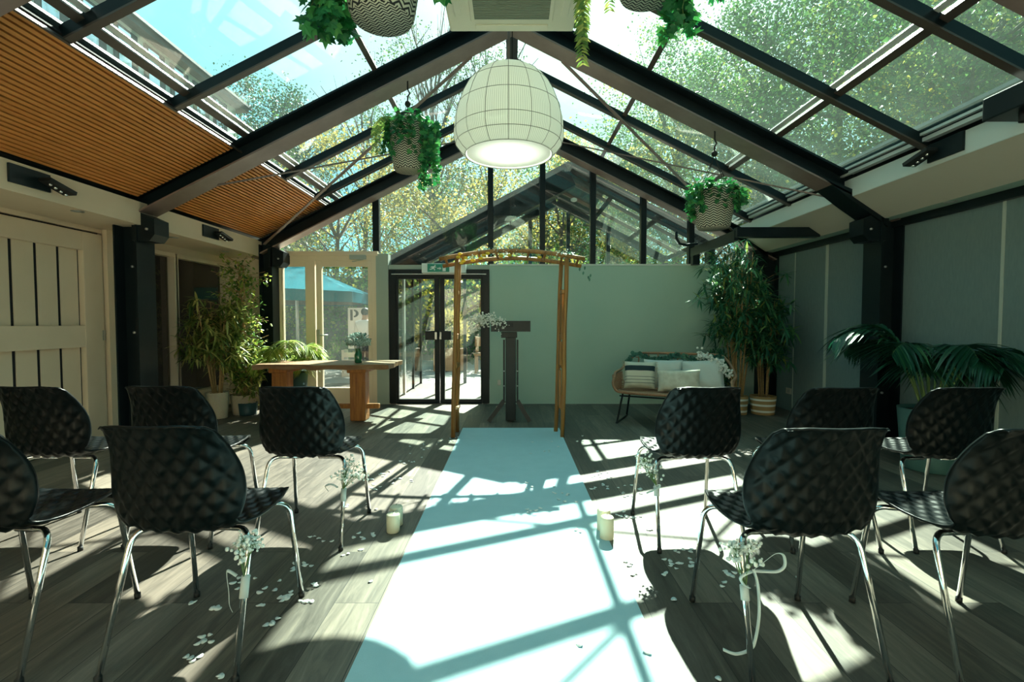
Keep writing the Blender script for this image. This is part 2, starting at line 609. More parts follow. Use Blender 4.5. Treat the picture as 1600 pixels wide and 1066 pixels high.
M = dict(
    floor=floor_mat(),
    cream=mat('cream_paint', (.84, .69, .52), .55, noise=(3, (.80, .65, .48), (1, 1, 1))),
    white=mat('white_paint', (.70, .74, .70), .5),
    endwall=mat('end_wall_paint', (.42, .58, .49), .7, noise=(1.5, (.40, .56, .47), (1, 1, 1))),
    grey=mat('grey_wall_panel', (.19, .265, .265), .75, noise=(60, (.165, .235, .24), (1, 1, .2))),
    soffit=mat('soffit_paint', (.54, .50, .42), .7),
    strip=mat('joint_strip', (.5, .56, .5), .5),
    black=mat('black_steel', (.006, .011, .014), .35, spec=.22, noise=(4, (.010, .017, .020), (1, 1, 1))),
    bronze_lit=mat('bronze_lit_steel', (.20, .135, .12), .4, .1, noise=(5, (.26, .18, .16), (1, 1, 1))),  # brown steel; on rafter undersides the colour carries light from the floor
    umber=mat('umber_steel', (.075, .055, .045), .4, .1),
    groove=mat('groove_black', (.005, .005, .008), .8),
    alu=mat('aluminium', (.75, .76, .74), .35, .3),
    chrome=mat('chrome', (.82, .82, .82), .07, 1.0),
    shell=mat('black_plastic', (.002, .0045, .005), .34, spec=.21),
    rubber=mat('black_rubber', (.01, .01, .01), .6),
    runner=mat('runner_felt', (.42, .61, .66), .9, bump=(300, .2), noise=(8, (.39, .58, .63), (1, 1, 1))),
    slat=mat('slat_oak', (.86, .33, .085), .5, noise=(3, (.66, .23, .05), (12, .8, 12))),
    oak=mat('rustic_oak', (.50, .19, .035), .55, noise=(2.5, (.28, .09, .02), (14, 14, 1.2)), bump=(40, .3)),
    oaktop=mat('rustic_oak_top', (.36, .20, .10), .5, noise=(2.5, (.22, .11, .05), (1.2, 12, 12)), bump=(30, .3)),
    bamboo=mat('arch_wood', (.38, .18, .04), .5, noise=(4, (.24, .10, .025), (10, 10, 1)), bump=(25, .3)),
    wax=mat('ivory_wax', (.82, .76, .58), .45, transl=.15),
    wick=mat('wick', (.05, .04, .03), .9),
    rope=mat('black_rope', (.012, .012, .012), .85),
    petal=mat('paper_petal', (.82, .84, .82), .7),
    rattan=mat('rattan', (.42, .22, .12), .55, noise=(60, (.30, .15, .08), (1, 1, 1))),
    fabric=mat('pale_linen', (.62, .66, .62), .9, bump=(150, .3)),
    fabric2=mat('cream_linen', (.72, .69, .58), .9, noise=(14, (.56, .53, .42), (1, 1, 1)), bump=(150, .3)),
    fringe=mat('fringe', (.62, .52, .36), .9),
    acbody=mat('ac_beige', (.84, .76, .60), .5),
    acgrille=mat('ac_grille', (.26, .28, .21), .6),
    gold=mat('screw_steel', (.7, .7, .7), .3, .9),
    stem=mat('cane', (.50, .30, .12), .6, noise=(20, (.34, .20, .08), (1, 1, 3))),
    bark=mat('bark', (.16, .12, .09), .9, noise=(8, (.10, .075, .055), (1, 1, .3)), bump=(20, .5)),
    soil=mat('soil', (.05, .03, .02), .95),
    darkpot=mat('dark_pot', (.02, .06, .07), .4),
    tealpot=mat('teal_pot', (.07, .17, .16), .45),
    flower=mat('white_blossom', (.95, .94, .88), .8, transl=.2),
    yflower=mat('yellow_blossom', (.85, .62, .06), .7, transl=.3),
    ribbon=mat('white_ribbon', (.80, .84, .82), .6, transl=.25),
    gstem=mat('green_stem', (.12, .20, .06), .6),
    bottle=mat('green_glass_vase', (.02, .16, .07), .08, spec=.8),
    exitgreen=mat('exit_green', (.004, .16, .10), .4, emit=((.0, .3, .18), .12)),
    exitwhite=mat('exit_white', (.8, .85, .8), .5),
    socket=mat('socket_white', (.6, .58, .5), .5),
    parasol=mat('teal_canvas', (.004, .13, .17), .95, spec=.05, transl=.15),
    pave=mat('pale_paving', (.40, .37, .34), .85, noise=(2, (.32, .30, .28), (1, 1, 1))),
    lawn=mat('lawn', (.07, .11, .03), .95),
    fac=mat('facade_panel', (.66, .74, .70), .7),
    facdark=mat('facade_dark', (.05, .07, .08), .6),
    winblue=mat('window_reflecting', (.55, .65, .70), .05, 1.0),
    eave=mat('eave_brown', (.16, .14, .13), .7),
    darkbox=mat('dark_window_box', (.06, .05, .045), .8),
    fence=mat('grey_timber', (.16, .14, .13), .8, noise=(3, (.10, .09, .085), (6, 6, 1))),
    signb=mat('sign_board', (.80, .74, .70), .6),
    signk=mat('sign_letter', (.06, .06, .06), .6),
    skin=mat('skin', (.48, .27, .18), .5),
    hair=mat('black_hair', (.012, .01, .01), .6),
    shirt=mat('white_shirt', (.85, .80, .78), .8),
    trouser=mat('dark_trousers', (.04, .045, .06), .8),
    pallet=mat('crate_wood', (.62, .52, .42), .8),
    teak=mat('teak', (.38, .20, .10), .6),
    brush=mat('brushed_steel', (.5, .5, .48), .35, .8),
    roofglass=glassmat('roof_glass', (.975, 1, .985), .9, .012),
    roofglass_r=glassmat('roof_glass_hazy', (.90, .97, .93), .9, .014, (.75, .95, .80)),
    glass=glassmat('window_glass', (.96, .985, .97), .9, .01),
    darkglass=glassmat('side_window_glass', (.5, .52, .5), 1, .01),
    smoky=glassmat('smoky_panel_glass', (.38, .42, .42), 1, .03),
    zig=weave_mat('zigzag_weave', (.55, .52, .40), (.012, .012, .012)),
    zigflat=flat_weave('zigzag_weave_bottom', (.55, .52, .40), (.012, .012, .012)),
    wovenpot=weave_mat('rope_weave', (.72, .62, .48), (.30, .18, .08), 60, 20, .5),
    bandpot=band_mat('banded_basket', [(.035, .062, (.8, .78, .7)), (.115, .142, (.8, .78, .7)), (.185, .21, (.8, .78, .7))], (.42, .25, .10)),
)
LM = dict(
    ivy=leafmat('ivy_leaf', [(0, (.012, .10, .03)), (.6, (.02, .20, .05)), (1, (.09, .34, .08))], .35),
    hang=leafmat('trailing_leaf', [(0, (.10, .22, .05)), (.6, (.22, .32, .07)), (1, (.50, .50, .12))], .4),
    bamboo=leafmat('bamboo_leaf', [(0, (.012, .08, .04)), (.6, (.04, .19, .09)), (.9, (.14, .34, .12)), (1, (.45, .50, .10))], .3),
    bambooL=leafmat('bamboo_leaf_sun_painted', [(0, (.07, .13, .03)), (.6, (.26, .34, .08)), (1, (.8, .72, .25))], .5),  # brighter copy of the bamboo leaf, sunlight painted into its colours
    ficus=leafmat('ficus_leaf', [(0, (.05, .13, .03)), (.6, (.20, .34, .06)), (1, (.65, .66, .14))], .45),
    palm=leafmat('palm_leaf', [(0, (.008, .05, .03)), (.7, (.015, .09, .05)), (1, (.05, .16, .06))], .2, .35),
    areca=leafmat('areca_leaf', [(0, (.15, .26, .04)), (.7, (.35, .45, .08)), (1, (.65, .62, .25))], .5),
    euc=leafmat('eucalyptus_leaf', [(0, (.03, .12, .09)), (1, (.10, .26, .18))], .25),
    t_green=leafmat('tree_leaf_green', [(0, (.015, .05, .015)), (.6, (.05, .13, .03)), (1, (.22, .28, .06))], .5, clump=.55),
    t_mix=leafmat('tree_leaf_turning', [(0, (.03, .10, .03)), (.5, (.09, .20, .05)), (.72, (.34, .36, .08)), (1, (.90, .66, .08))], .5, clump=.6),
    t_yellow=leafmat('tree_leaf_yellow', [(0, (.12, .13, .03)), (.5, (.38, .33, .08)), (1, (.85, .62, .20))], .55, clump=.8),
    t_dark=leafmat('tree_leaf_dark', [(0, (.01, .04, .02)), (.7, (.03, .10, .04)), (1, (.10, .18, .06))], .35),
)

IVY = [(0, 0), (.28, -.12), (.52, .12), (.34, .28), (.55, .58), (.22, .55), (0, 1.0), (-.22, .55), (-.55, .58), (-.34, .28), (-.52, .12), (-.28, -.12)]
OVAL = [(0, 0), (.2, .2), (.26, .5), (.16, .8), (0, 1.0), (-.16, .8), (-.26, .5), (-.2, .2)]
ROUND = [(.45 * math.sin(2 * math.pi * k / 9), .45 - .45 * math.cos(2 * math.pi * k / 9)) for k in range(9)]

# ================================================================== THE SETTING
YB = 7.125          # face of the far end wall
XL, XR = -4.16, 3.78
FL_X, FL_B, FL_T = -3.58, 2.14, 2.36    # left fascia
FR_X, FR_B, FR_T = 3.26, 2.41, 2.58     # right fascia
FR1, FR2, FR0 = 4.83, 7.01, 2.41
SL = .497
ZB0 = 4.05          # underside of rafters at the ridge


def zr(x, top=0): return ZB0 + top - SL * abs(x)


struct(MB().box(-5, 5, -3.2, 9.6, -.12, 0).build('floor', M['floor']))
m = MB().box(-40, 45, 9.6, 60, -.14, -.02)
m.box(-40, -5, -20, 9.6, -.14, -.02).box(5, 45, -20, 9.6, -.14, -.02)
struct(m.build('ground', M['pave']))

# ---- left wall with barn-door panel, pilaster, two window lights
m = MB()
m.box(XL - .12, XL, -3.2, 2.6, 0, FL_B)          # behind the camera
m.box(XL - .12, XL, 5.0, 5.60, 0, FL_B)
m.box(XL - .12, XL, 5.60, 7.10, 0, .28)
m.box(XL - .12, XL, 5.60, 7.10, 2.02, FL_B)
m.box(XL - .12, XL, 7.10, YB + .15, 0, FL_B)
m.box(XL - .12, XL, 2.6, 5.0, 2.10, FL_B)
struct(m.build('wall_left', M['cream']))
m = MB().box(XL, XL + .05, 4.97, 5.30, 0, FL_B)
struct(m.build('trim_1', M['cream']), 'cream pilaster board beside the black post')
# barn door
door = struct(MB().box(XL - .07, XL - .045, 2.6, 4.97, .0, 2.10).build('door_1', M['groove']), 'wide cream plank barn door')
m = MB()
y = 4.72
ys = [4.955, 4.745]
pl = []
edges_y = [4.735 - .215 * k for k in range(10)]
for k in range(9):
    m.bbox(XL - .045, XL - .036, edges_y[k + 1] + .015, edges_y[k] - .015, .2, 1.93, .002)
m.build('plank_panel', M['cream'], door)
m = MB()
m.bbox(XL - .045, XL + .012, 4.735, 4.955, .01, 2.08, .004)
m.bbox(XL - .045, XL + .010, 2.6, 4.735, 1.90, 2.08, .004)
m.bbox(XL - .045, XL + .010, 2.6, 4.735, .96, 1.17, .004)
m.bbox(XL - .045, XL + .010, 2.6, 4.735, .01, .22, .004)
m.build('door_frame', M['cream'], door)
m = MB().box(XL + .012, XL + .018, 4.93, 4.96, 1.02, 1.12)
m.build('hinge', M['brush'], door)

# side windows
for i, (a, b_) in enumerate(((5.63, 6.0), (6.07, 7.07))):
    wn = struct(MB().box(XL - .08, XL - .07, a, b_, .30, 2.0).build(f'window_{i+1}', M['darkglass']))
    m = MB()
    m.bbox(XL - .10, XL + .02, a - .05, a, .26, 2.04, .004).bbox(XL - .10, XL + .02, b_, b_ + .05, .26, 2.04, .004)
    m.bbox(XL - .10, XL + .02, a, b_, 2.0, 2.05, .004).bbox(XL - .10, XL + .04, a, b_, .24, .30, .004)
    m.build('window_frame', M['cream'], wn)
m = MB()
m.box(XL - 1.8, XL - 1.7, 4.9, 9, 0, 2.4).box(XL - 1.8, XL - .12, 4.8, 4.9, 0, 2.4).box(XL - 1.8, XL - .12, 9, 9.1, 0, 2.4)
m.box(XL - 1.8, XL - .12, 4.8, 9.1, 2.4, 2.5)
struct(m.build('wall_window_backing', M['darkbox']))  # added dark box behind the side windows, keeps skylight out

# left fascia and soffit, each side of the ceiling
m = MB().box(FL_X - .03, FL_X, -3.2, YB, FL_B, FL_T)
struct(m.build('trim_2', M['cream']), 'cream fascia board under the slatted ceiling')
m = MB().box(XL - .12, FL_X - .03, -3.2, YB, FL_B, FL_B + .04)
struct(m.build('trim_3', M['cream']), 'narrow cream soffit above the left wall')

# slatted ceiling
def slat_z(x): return 4.19 - SL * abs(x)
nvec = Vector((-SL, 0, 1)).normalized()
x0, x1 = FL_X - .02, -2.66
cp = MB()
for (a, b_) in ((-3.2, 4.72), (4.94, 7.17)):
    cp.bar((x0 - .05, (a + b_) / 2, slat_z(x0 - .05) + .045), (x1, (a + b_) / 2, slat_z(x1) + .045), b_ - a, .02)
ceil_l = struct(cp.build('ceiling', M['groove']), 'slatted orange wood ceiling strip with black backing')
ns = 27
for (a, b_) in ((-3.2, 4.715), (4.945, 7.17)):
    m = MB()
    for k in range(ns):
        x = x0 + (x1 - x0) * (k + .5) / ns
        wdt = (x1 - x0) / ns * .66
        for_ = Vector((1, 0, SL)).normalized()
        p = Vector((x, 0, slat_z(x)))
        m.bar((x, a, slat_z(x) + .012), (x, b_, slat_z(x) + .012), wdt * 1.1, .022, up=nvec)
    m.build('slats', M['slat'], ceil_l)
m = MB().bar((x1 + .012, -3.2, slat_z(x1) - .0), (x1 + .012, 7.17, slat_z(x1) - .0), .014, .026, up=nvec)
m.build('edge_strip', M['umber'], ceil_l)
# roof skin above the slats
m = MB().bar((x0 - .7, 2, slat_z(x0 - .7) + .10), (x1, 2, slat_z(x1) + .10), 10.4, .03)
struct(m.build('roof', M['facdark']))

# ---- right wall
m = MB().box(XR, XR + .12, -3.2, YB + .15, 0, 2.6)
struct(m.build('wall_right', M['grey']))
for i, (yy, wd) in enumerate(((5.86, .045), (3.765, .022), (6.52, .006), (2.6, .022))):
    struct(MB().box(XR - .008, XR, yy - wd / 2, yy + wd / 2, 0, 2.14).build(f'trim_{4+i}', M['strip']), 'pale joint strip on the grey wall')
struct(MB().box(XR - .05, XR, -3.2, YB, 2.13, 2.20).build('trim_8', M['black']), 'black rail along the top of the grey wall')
m = MB().prism([(FR_X + .006, FR_B - .003), (3.58, 2.20), (3.58, 2.24), (FR_X + .006, FR_B + .037)], 'y', -3.2, YB)
struct(m.build('trim_9', M['soffit']), 'sloping beige soffit above the grey wall')
struct(MB().box(3.58, XR + .12, -3.2, YB, 2.20, 2.24).build('trim_10', M['endwall']), 'flat soffit strip above the grey wall')
struct(MB().box(FR_X, FR_X + .03, -3.2, YB, FR_B, FR_T).build('trim_11', M['white']), 'pale fascia under the right roof glass')
m = MB().bar((FR_X - .02, -3.2, FR_T + .05), (FR_X - .02, 7.17, FR_T + .05), .05, .03).bar((FR_X - .05, -3.2, FR_T + .09), (FR_X - .05, 7.17, FR_T + .09), .03, .02)
struct(m.build('trim_12', M['alu']), 'bright aluminium eaves rail of the right roof')
m = MB().box(XR + .1, XR + .2, -3.2, 7.3, 2.2, 2.9).bar((3.2, 2, 2.74), (4.2, 2, 2.5), 10.4, .03)
struct(m.build('trim_13', M['facdark']), 'outer roof edge')

# ---- rear wall behind the camera
m = MB().box(-4.3, 3.9, -3.3, -3.2, 0, 2.4)
struct(m.build('wall_front', M['cream']))

# ---- end wall: partition on the right, piers, lintel
def X(px, Y=YB): return (px - 800) / F * Y
def Z(py, Y=YB): return atY(800, py, Y).z
ZW = Z(415)          # top of partition
m = MB()
m.box(X(765), XR, YB, YB + .12, 0, ZW)
struct(m.build('wall_back', M['endwall']))
m = MB().box(X(765), X(1210), YB - .01, YB + .13, ZW, ZW + .02)
struct(m.build('trim_14', M['white']), 'thin cap on top of the partition wall')
m = MB().box(X(589), X(608), YB - .02, YB + .12, 0, Z(397))
m.box(X(608), X(765), YB, YB + .12, Z(421), Z(414))
struct(m.build('trim_15', mat('grey_green_pier', (.36, .42, .36), .6)), 'grey green pier and lintel beside the black doors')
m = MB().box(XL, X(433), YB, YB + .12, 0, Z(396))
struct(m.build('wall_back_left', M['cream']))
m = MB().box(X(433), X(592), YB - .03, YB + .12, Z(400), Z(393))
struct(m.build('trim_16', M['cream']), 'cream transom over the white garden doors')

# ---- white garden doors
dr = struct(MB().box(X(434), X(589), YB + .03, YB + .09, Z(632), Z(628)).build('door_2', M['cream']), 'cream framed glass garden doors')
def frame(mb, xa, xb, za, zb, t, y0, y1, tb=None, tt=None):
    tb = t if tb is None else tb
    tt = t if tt is None else tt
    mb.bbox(xa, xa + t, y0, y1, za, zb, .004).bbox(xb - t, xb, y0, y1, za, zb, .004)
    mb.bbox(xa + t, xb - t, y0, y1, zb - tt, zb, .004).bbox(xa + t, xb - t, y0, y1, za, za + tb, .004)
    return mb
frame(MB(), X(434), X(589), .0, Z(400), .07, YB - .01, YB + .1, tb=.02).build('door_frame', M['cream'], dr)
zt, zg, zgb = Z(406.5), Z(416.5), Z(606)
for nm, (a, b_, ga, gb) in (('fixed_leaf', (442, 493, 443.5, 478)), ('swing_leaf', (495, 585, 503.5, 575.5))):
    m = MB()
    y0, y1 = YB, YB + .06
    m.bbox(X(a), X(ga), y0, y1, .02, zt, .004).bbox(X(gb), X(b_), y0, y1, .02, zt, .004)
    m.bbox(X(ga), X(gb), y0, y1, zg, zt, .004).bbox(X(ga), X(gb), y0, y1, .02, zgb, .004)
    lf = m.build(nm, M['cream'], dr)
    MB().box(X(ga), X(gb), YB + .025, YB + .033, zgb, zg).build('pane', M['glass'], lf)
m = MB().bbox(X(494.5), X(500), YB - .012, YB, Z(537), Z(515), .003)
m.tube([atY(497.5, 524, YB - .01), atY(497.5, 524, YB - .055), atY(512, 524, YB - .055)], .010)
m.build('door_handle', M['brush'], dr)
m = MB().bbox(X(549), X(574), YB - .055, YB - .0, Z(406), Z(399), .005)
m.bar((X(553), YB - .03, Z(409)), (X(572), YB - .10, Z(407)), .02, .012)
m.build('door_closer', mat('closer_grey', (.42, .46, .42), .4), dr)

# ---- black double doors
dk = struct(MB().box(X(608), X(765), YB - .02, YB + .1, 0, .015).build('door_3', M['brush']), 'black steel double doors with glass')
frame(MB(), X(608.5), X(764.5), .0, Z(421.5), X(619) - X(608.5), YB - .02, YB + .1, tb=.02).build('door_frame', M['black'], dk)
for nm, (a, b_, ga, gb) in (('leaf', (614, 686.5, 622.5, 679)), ('leaf', (687.5, 759, 694.5, 751))):
    m = MB()
    y0, y1 = YB + .0, YB + .06
    za, zb, z0_, z1_ = .02, Z(427), Z(624), Z(436)
    m.bbox(X(a), X(ga), y0, y1, za, zb, .004).bbox(X(gb), X(b_), y0, y1, za, zb, .004)
    m.bbox(X(ga), X(gb), y0, y1, z1_, zb, .004).bbox(X(ga), X(gb), y0, y1, za, z0_, .004)
    lf = m.build(nm, M['black'], dk)
    MB().box(X(ga), X(gb), YB + .025, YB + .033, z0_, z1_).build('pane', M['glass'], lf)
for (a, b_, c0, c1) in ((666, 684, 681, 684.5), (690, 706, 688.5, 691.5)):
    h_ = MB().bbox(X(a), X(b_), YB - .10, YB - .05, Z(531), Z(517), .004).build('push_pad', M['rubber'], dk)
    MB().bbox(X(c0), X(c1), YB - .112, YB - .10, Z(530), Z(519), .002).build('pad_plate', M['brush'], h_)
MB().bbox(X(613), X(760), YB - .035, YB - .02, Z(429.3), Z(428.2), .002).build('rail_strip', M['alu'], dk)

# ---- gable glazing above the end wall
GY = YB + .075
gab = struct(MB().box(X(592), X(1085), GY - .03, GY + .03, ZW, ZW + .015).build('window_3', M['black']), 'triangular gable glazing over the end wall')
def zg_(px): return zr(X(px, GY)) + .0
mull = [590, 767, 847, 925, 1003, 1077]
for q in mull:
    wq = 10 if q < 700 else 8.5
    zb = Z(395) if q < 600 else ZW
    MB().bbox(X(q - wq / 2 + .0, GY), X(q + wq / 2, GY), GY - .05, GY + .05, zb, zg_(q) + .02, .004).build('mullion', M['black'], gab)
cols = [436, 590, 767, 847, 925, 1003, 1077, 1190]
for i in range(len(cols) - 1):
    a, b_ = cols[i] + 3, cols[i + 1] - 3
    zb = Z(395) if i == 0 else ZW
    pts = [(X(a), zb), (X(b_), zb), (X(b_), max(zg_(b_), zb + .01))]
    if a < 800 < b_:
        pts.append((0, zg_(800)))
    pts.append((X(a), max(zg_(a), zb + .01)))
    MB().prism(pts, 'y', GY - .004, GY + .004).build('pane', M['glass'], gab)

# ---- steel portal frames
def portal(Yc, label, posts=True, yw=.24, dz=0, xl=(-3.62, -3.83)):
    o = thing('portal_frame', (0, Yc, 0), label, 'steel frame', 'steel portal frames')
    d = .17
    for s, xe in ((-1, 3.72), (1, 3.78)):
        a = Vector((0, Yc, ZB0 + dz + d / 2 / math.cos(math.atan(SL))))
        # web + flanges along the slope
        e = Vector((s * xe, Yc, a.z - SL * xe))
        up = Vector((SL * s, 0, 1)).normalized()
        m = MB()
        m.bar(a, e, .014, d, up=up)
        m.bar(a, e, yw, .018, up=up, o=d / 2)
        rb = m.build('rafter', M['black'], o)
        MB().bar(a, e, yw, .016, up=up, o=-d / 2).build('bottom_flange', M['bronze_lit'], rb)  # paler than the web: floor light painted into the underside
        if posts:
            xi, xo = xl if s < 0 else (3.56, 3.765)
            top = 2.30 if s < 0 else 2.28
            m = MB()
            m.box(xi - .008, xi + .008, Yc - yw / 2, Yc + yw / 2, 0, top)
            m.box(xo - .008, xo + .008, Yc - yw / 2, Yc + yw / 2, 0, top)
            m.box(xi, xo, Yc - .007, Yc + .007, 0, top)
            pst = m.build('post', M['black'], o)
            # haunch box with bolts
            hx = xi - s * .17
            hb = MB().prism([(xi + s * .05, 1.99), (hx + s * .05, 1.99), (hx, 2.05), (hx, 2.2), (xi + s * .05, 2.30)], 'y', Yc - .10, Yc + .10).build('haunch', M['black'], o)
            if s > 0:
                MB().prism([(2.95, zr(2.95) + .02), (3.26, 2.37), (3.62, 2.12), (3.62, 2.30), (3.3, 2.46)], 'y', Yc - yw / 2, Yc + yw / 2).build('rafter_foot', M['black'], o)
            for zz in (2.10,):
                MB().tube([(xi - s * .10, Yc - .115, zz), (xi - s * .10, Yc - .10, zz)], .012, 10).build('bolt', M['gold'], hb)
            for zz in (.5, 1.1, 1.75):
                MB().tube([(xi + s * .12, Yc - .02, zz), (xi + s * .12, Yc - .005, zz)], .012, 10).build('bolt', M['gold'], pst)
    MB().box(-.20, .20, Yc - .01, Yc + .01, ZB0 - .11, ZB0 + .02).build('apex_plate', M['black'], o) if False else None
    return o


portal(FR1, 'black steel portal frame crossing mid room in front of the pendant lamp')
portal(FR2, 'black steel portal frame against the gable glass of the end wall', yw=.20, dz=-.10, xl=(-3.40, -3.57))
portal(FR0, 'black steel portal frame nearest the camera, cut by both top corners')

# ---- roof glazing bars, purlins and panes
GT = .24     # glass plane above rafter underside
bars_y = [FR1 + .935 * k for k in range(-7, 3)]
zgl = lambda x: ZB0 + GT - SL * abs(x)
for s, xe, gm, wn in ((-1, 2.66, 'roofglass', 4), (1, 3.28, 'roofglass_r', 5)):
    up = Vector((SL * s, 0, 1)).normalized()
    wroot = struct(MB().bar((0, -3.2, zgl(0) + .02), (0, 7.35, zgl(0) + .02), .10, .04).build(f'window_{wn}', M['black']), 'sloping roof glazing')
    for yb in bars_y:
        if abs(yb - FR1) < .1: continue
        b_ = MB().bar((0, yb, zgl(0) - .052), (s * xe, yb, zgl(xe) - .052), .05, .075, up=up).build('glazing_bar', M['black'], wroot)
        MB().bar((0, yb, zgl(0) - .098), (s * xe, yb, zgl(xe) - .098), .055, .012, up=up).build('bar_cap', M['umber'], b_)
    for xp, wd in ((1.31, .05), (2.55, .06)):
        pb = MB().bar((s * xp, -3.2, zgl(xp) - .028), (s * xp, 7.17, zgl(xp) - .028), wd, .040, up=up).build('purlin', M['umber'], wroot)
        if xp > 2:
            MB().bar((s * (xp - .055), -3.2, zgl(xp - .05) - .012), (s * (xp - .05), 7.17, zgl(xp - .05) - .012), .04, .012, up=up).build('highlight_strip', M['alu'], pb)  # pale strip added for the bright highlight on the purlin's ridge side
    allb = sorted(bars_y + [7.3])
    for i in range(len(allb) - 1):
        ya, yb = allb[i] + .004, allb[i + 1] - .004
        for (xa, xb) in ((0.02, 1.31), (1.31, 2.55), (2.55, xe)):
            MB().bar((s * xa, (ya + yb) / 2, zgl(xa)), (s * xb, (ya + yb) / 2, zgl(xb)), yb - ya, .006, up=(0, 0, 1)).build('pane', M[gm], wroot)
# ridge beam
struct(MB().bar((0, -3.2, ZB0 + .09), (0, 7.2, ZB0 + .09), .12, .10).build('trim_17', M['black']), 'black ridge beam')

# ---- flat diagonal braces between the two far frames
def brace(p0, p1, label):
    o = MB().bar(p0, p1, .035, .012).build('brace_rod', M['bronze_lit'])
    tag(o, label, 'brace', 'flat steel cross braces under the roof glass')
def rf(x, Y, dz=-.01): return Vector((x, Y, zr(x) + dz))
ya, yb = FR1 + .1, FR2 - .1
brace(rf(-2.95, ya), rf(-.55, yb), 'flat brace rising from the slatted ceiling toward the gable peak, left slope')
brace(rf(-.40, ya), rf(-3.5, yb), 'flat brace dropping from near the pendant lamp to the end of the slats')
brace(rf(.50, ya), rf(3.1, yb), 'flat brace dropping right from near the pendant lamp behind the round basket')
brace(rf(3.2, ya), rf(.60, yb), 'flat brace rising left behind the basket to the gable peak, right slope')

# ---- black service beam in the right corner
m = MB().bar((2.62, YB, 2.215), (2.62, 5.72, 2.215), .05, .12)
m.box(2.60, 2.70, YB - .10, YB, ZW, 2.2)
m.box(2.60, 3.56, 5.66, 5.76, 2.19, 2.30)
struct(m.build('beam', M['black']), 'black corner beam above the bamboo plants')
m = MB().tube([atY(1057, 362, 6.9), atY(1057, 372, 6.9), atY(1062, 381, 6.9), atY(1073, 383, 6.9), atY(1090, 381, 6.9)], .02, 8)
tag(m.build('drain_pipe', M['black']), 'short bent black pipe hanging beside the corner beam', 'pipe')

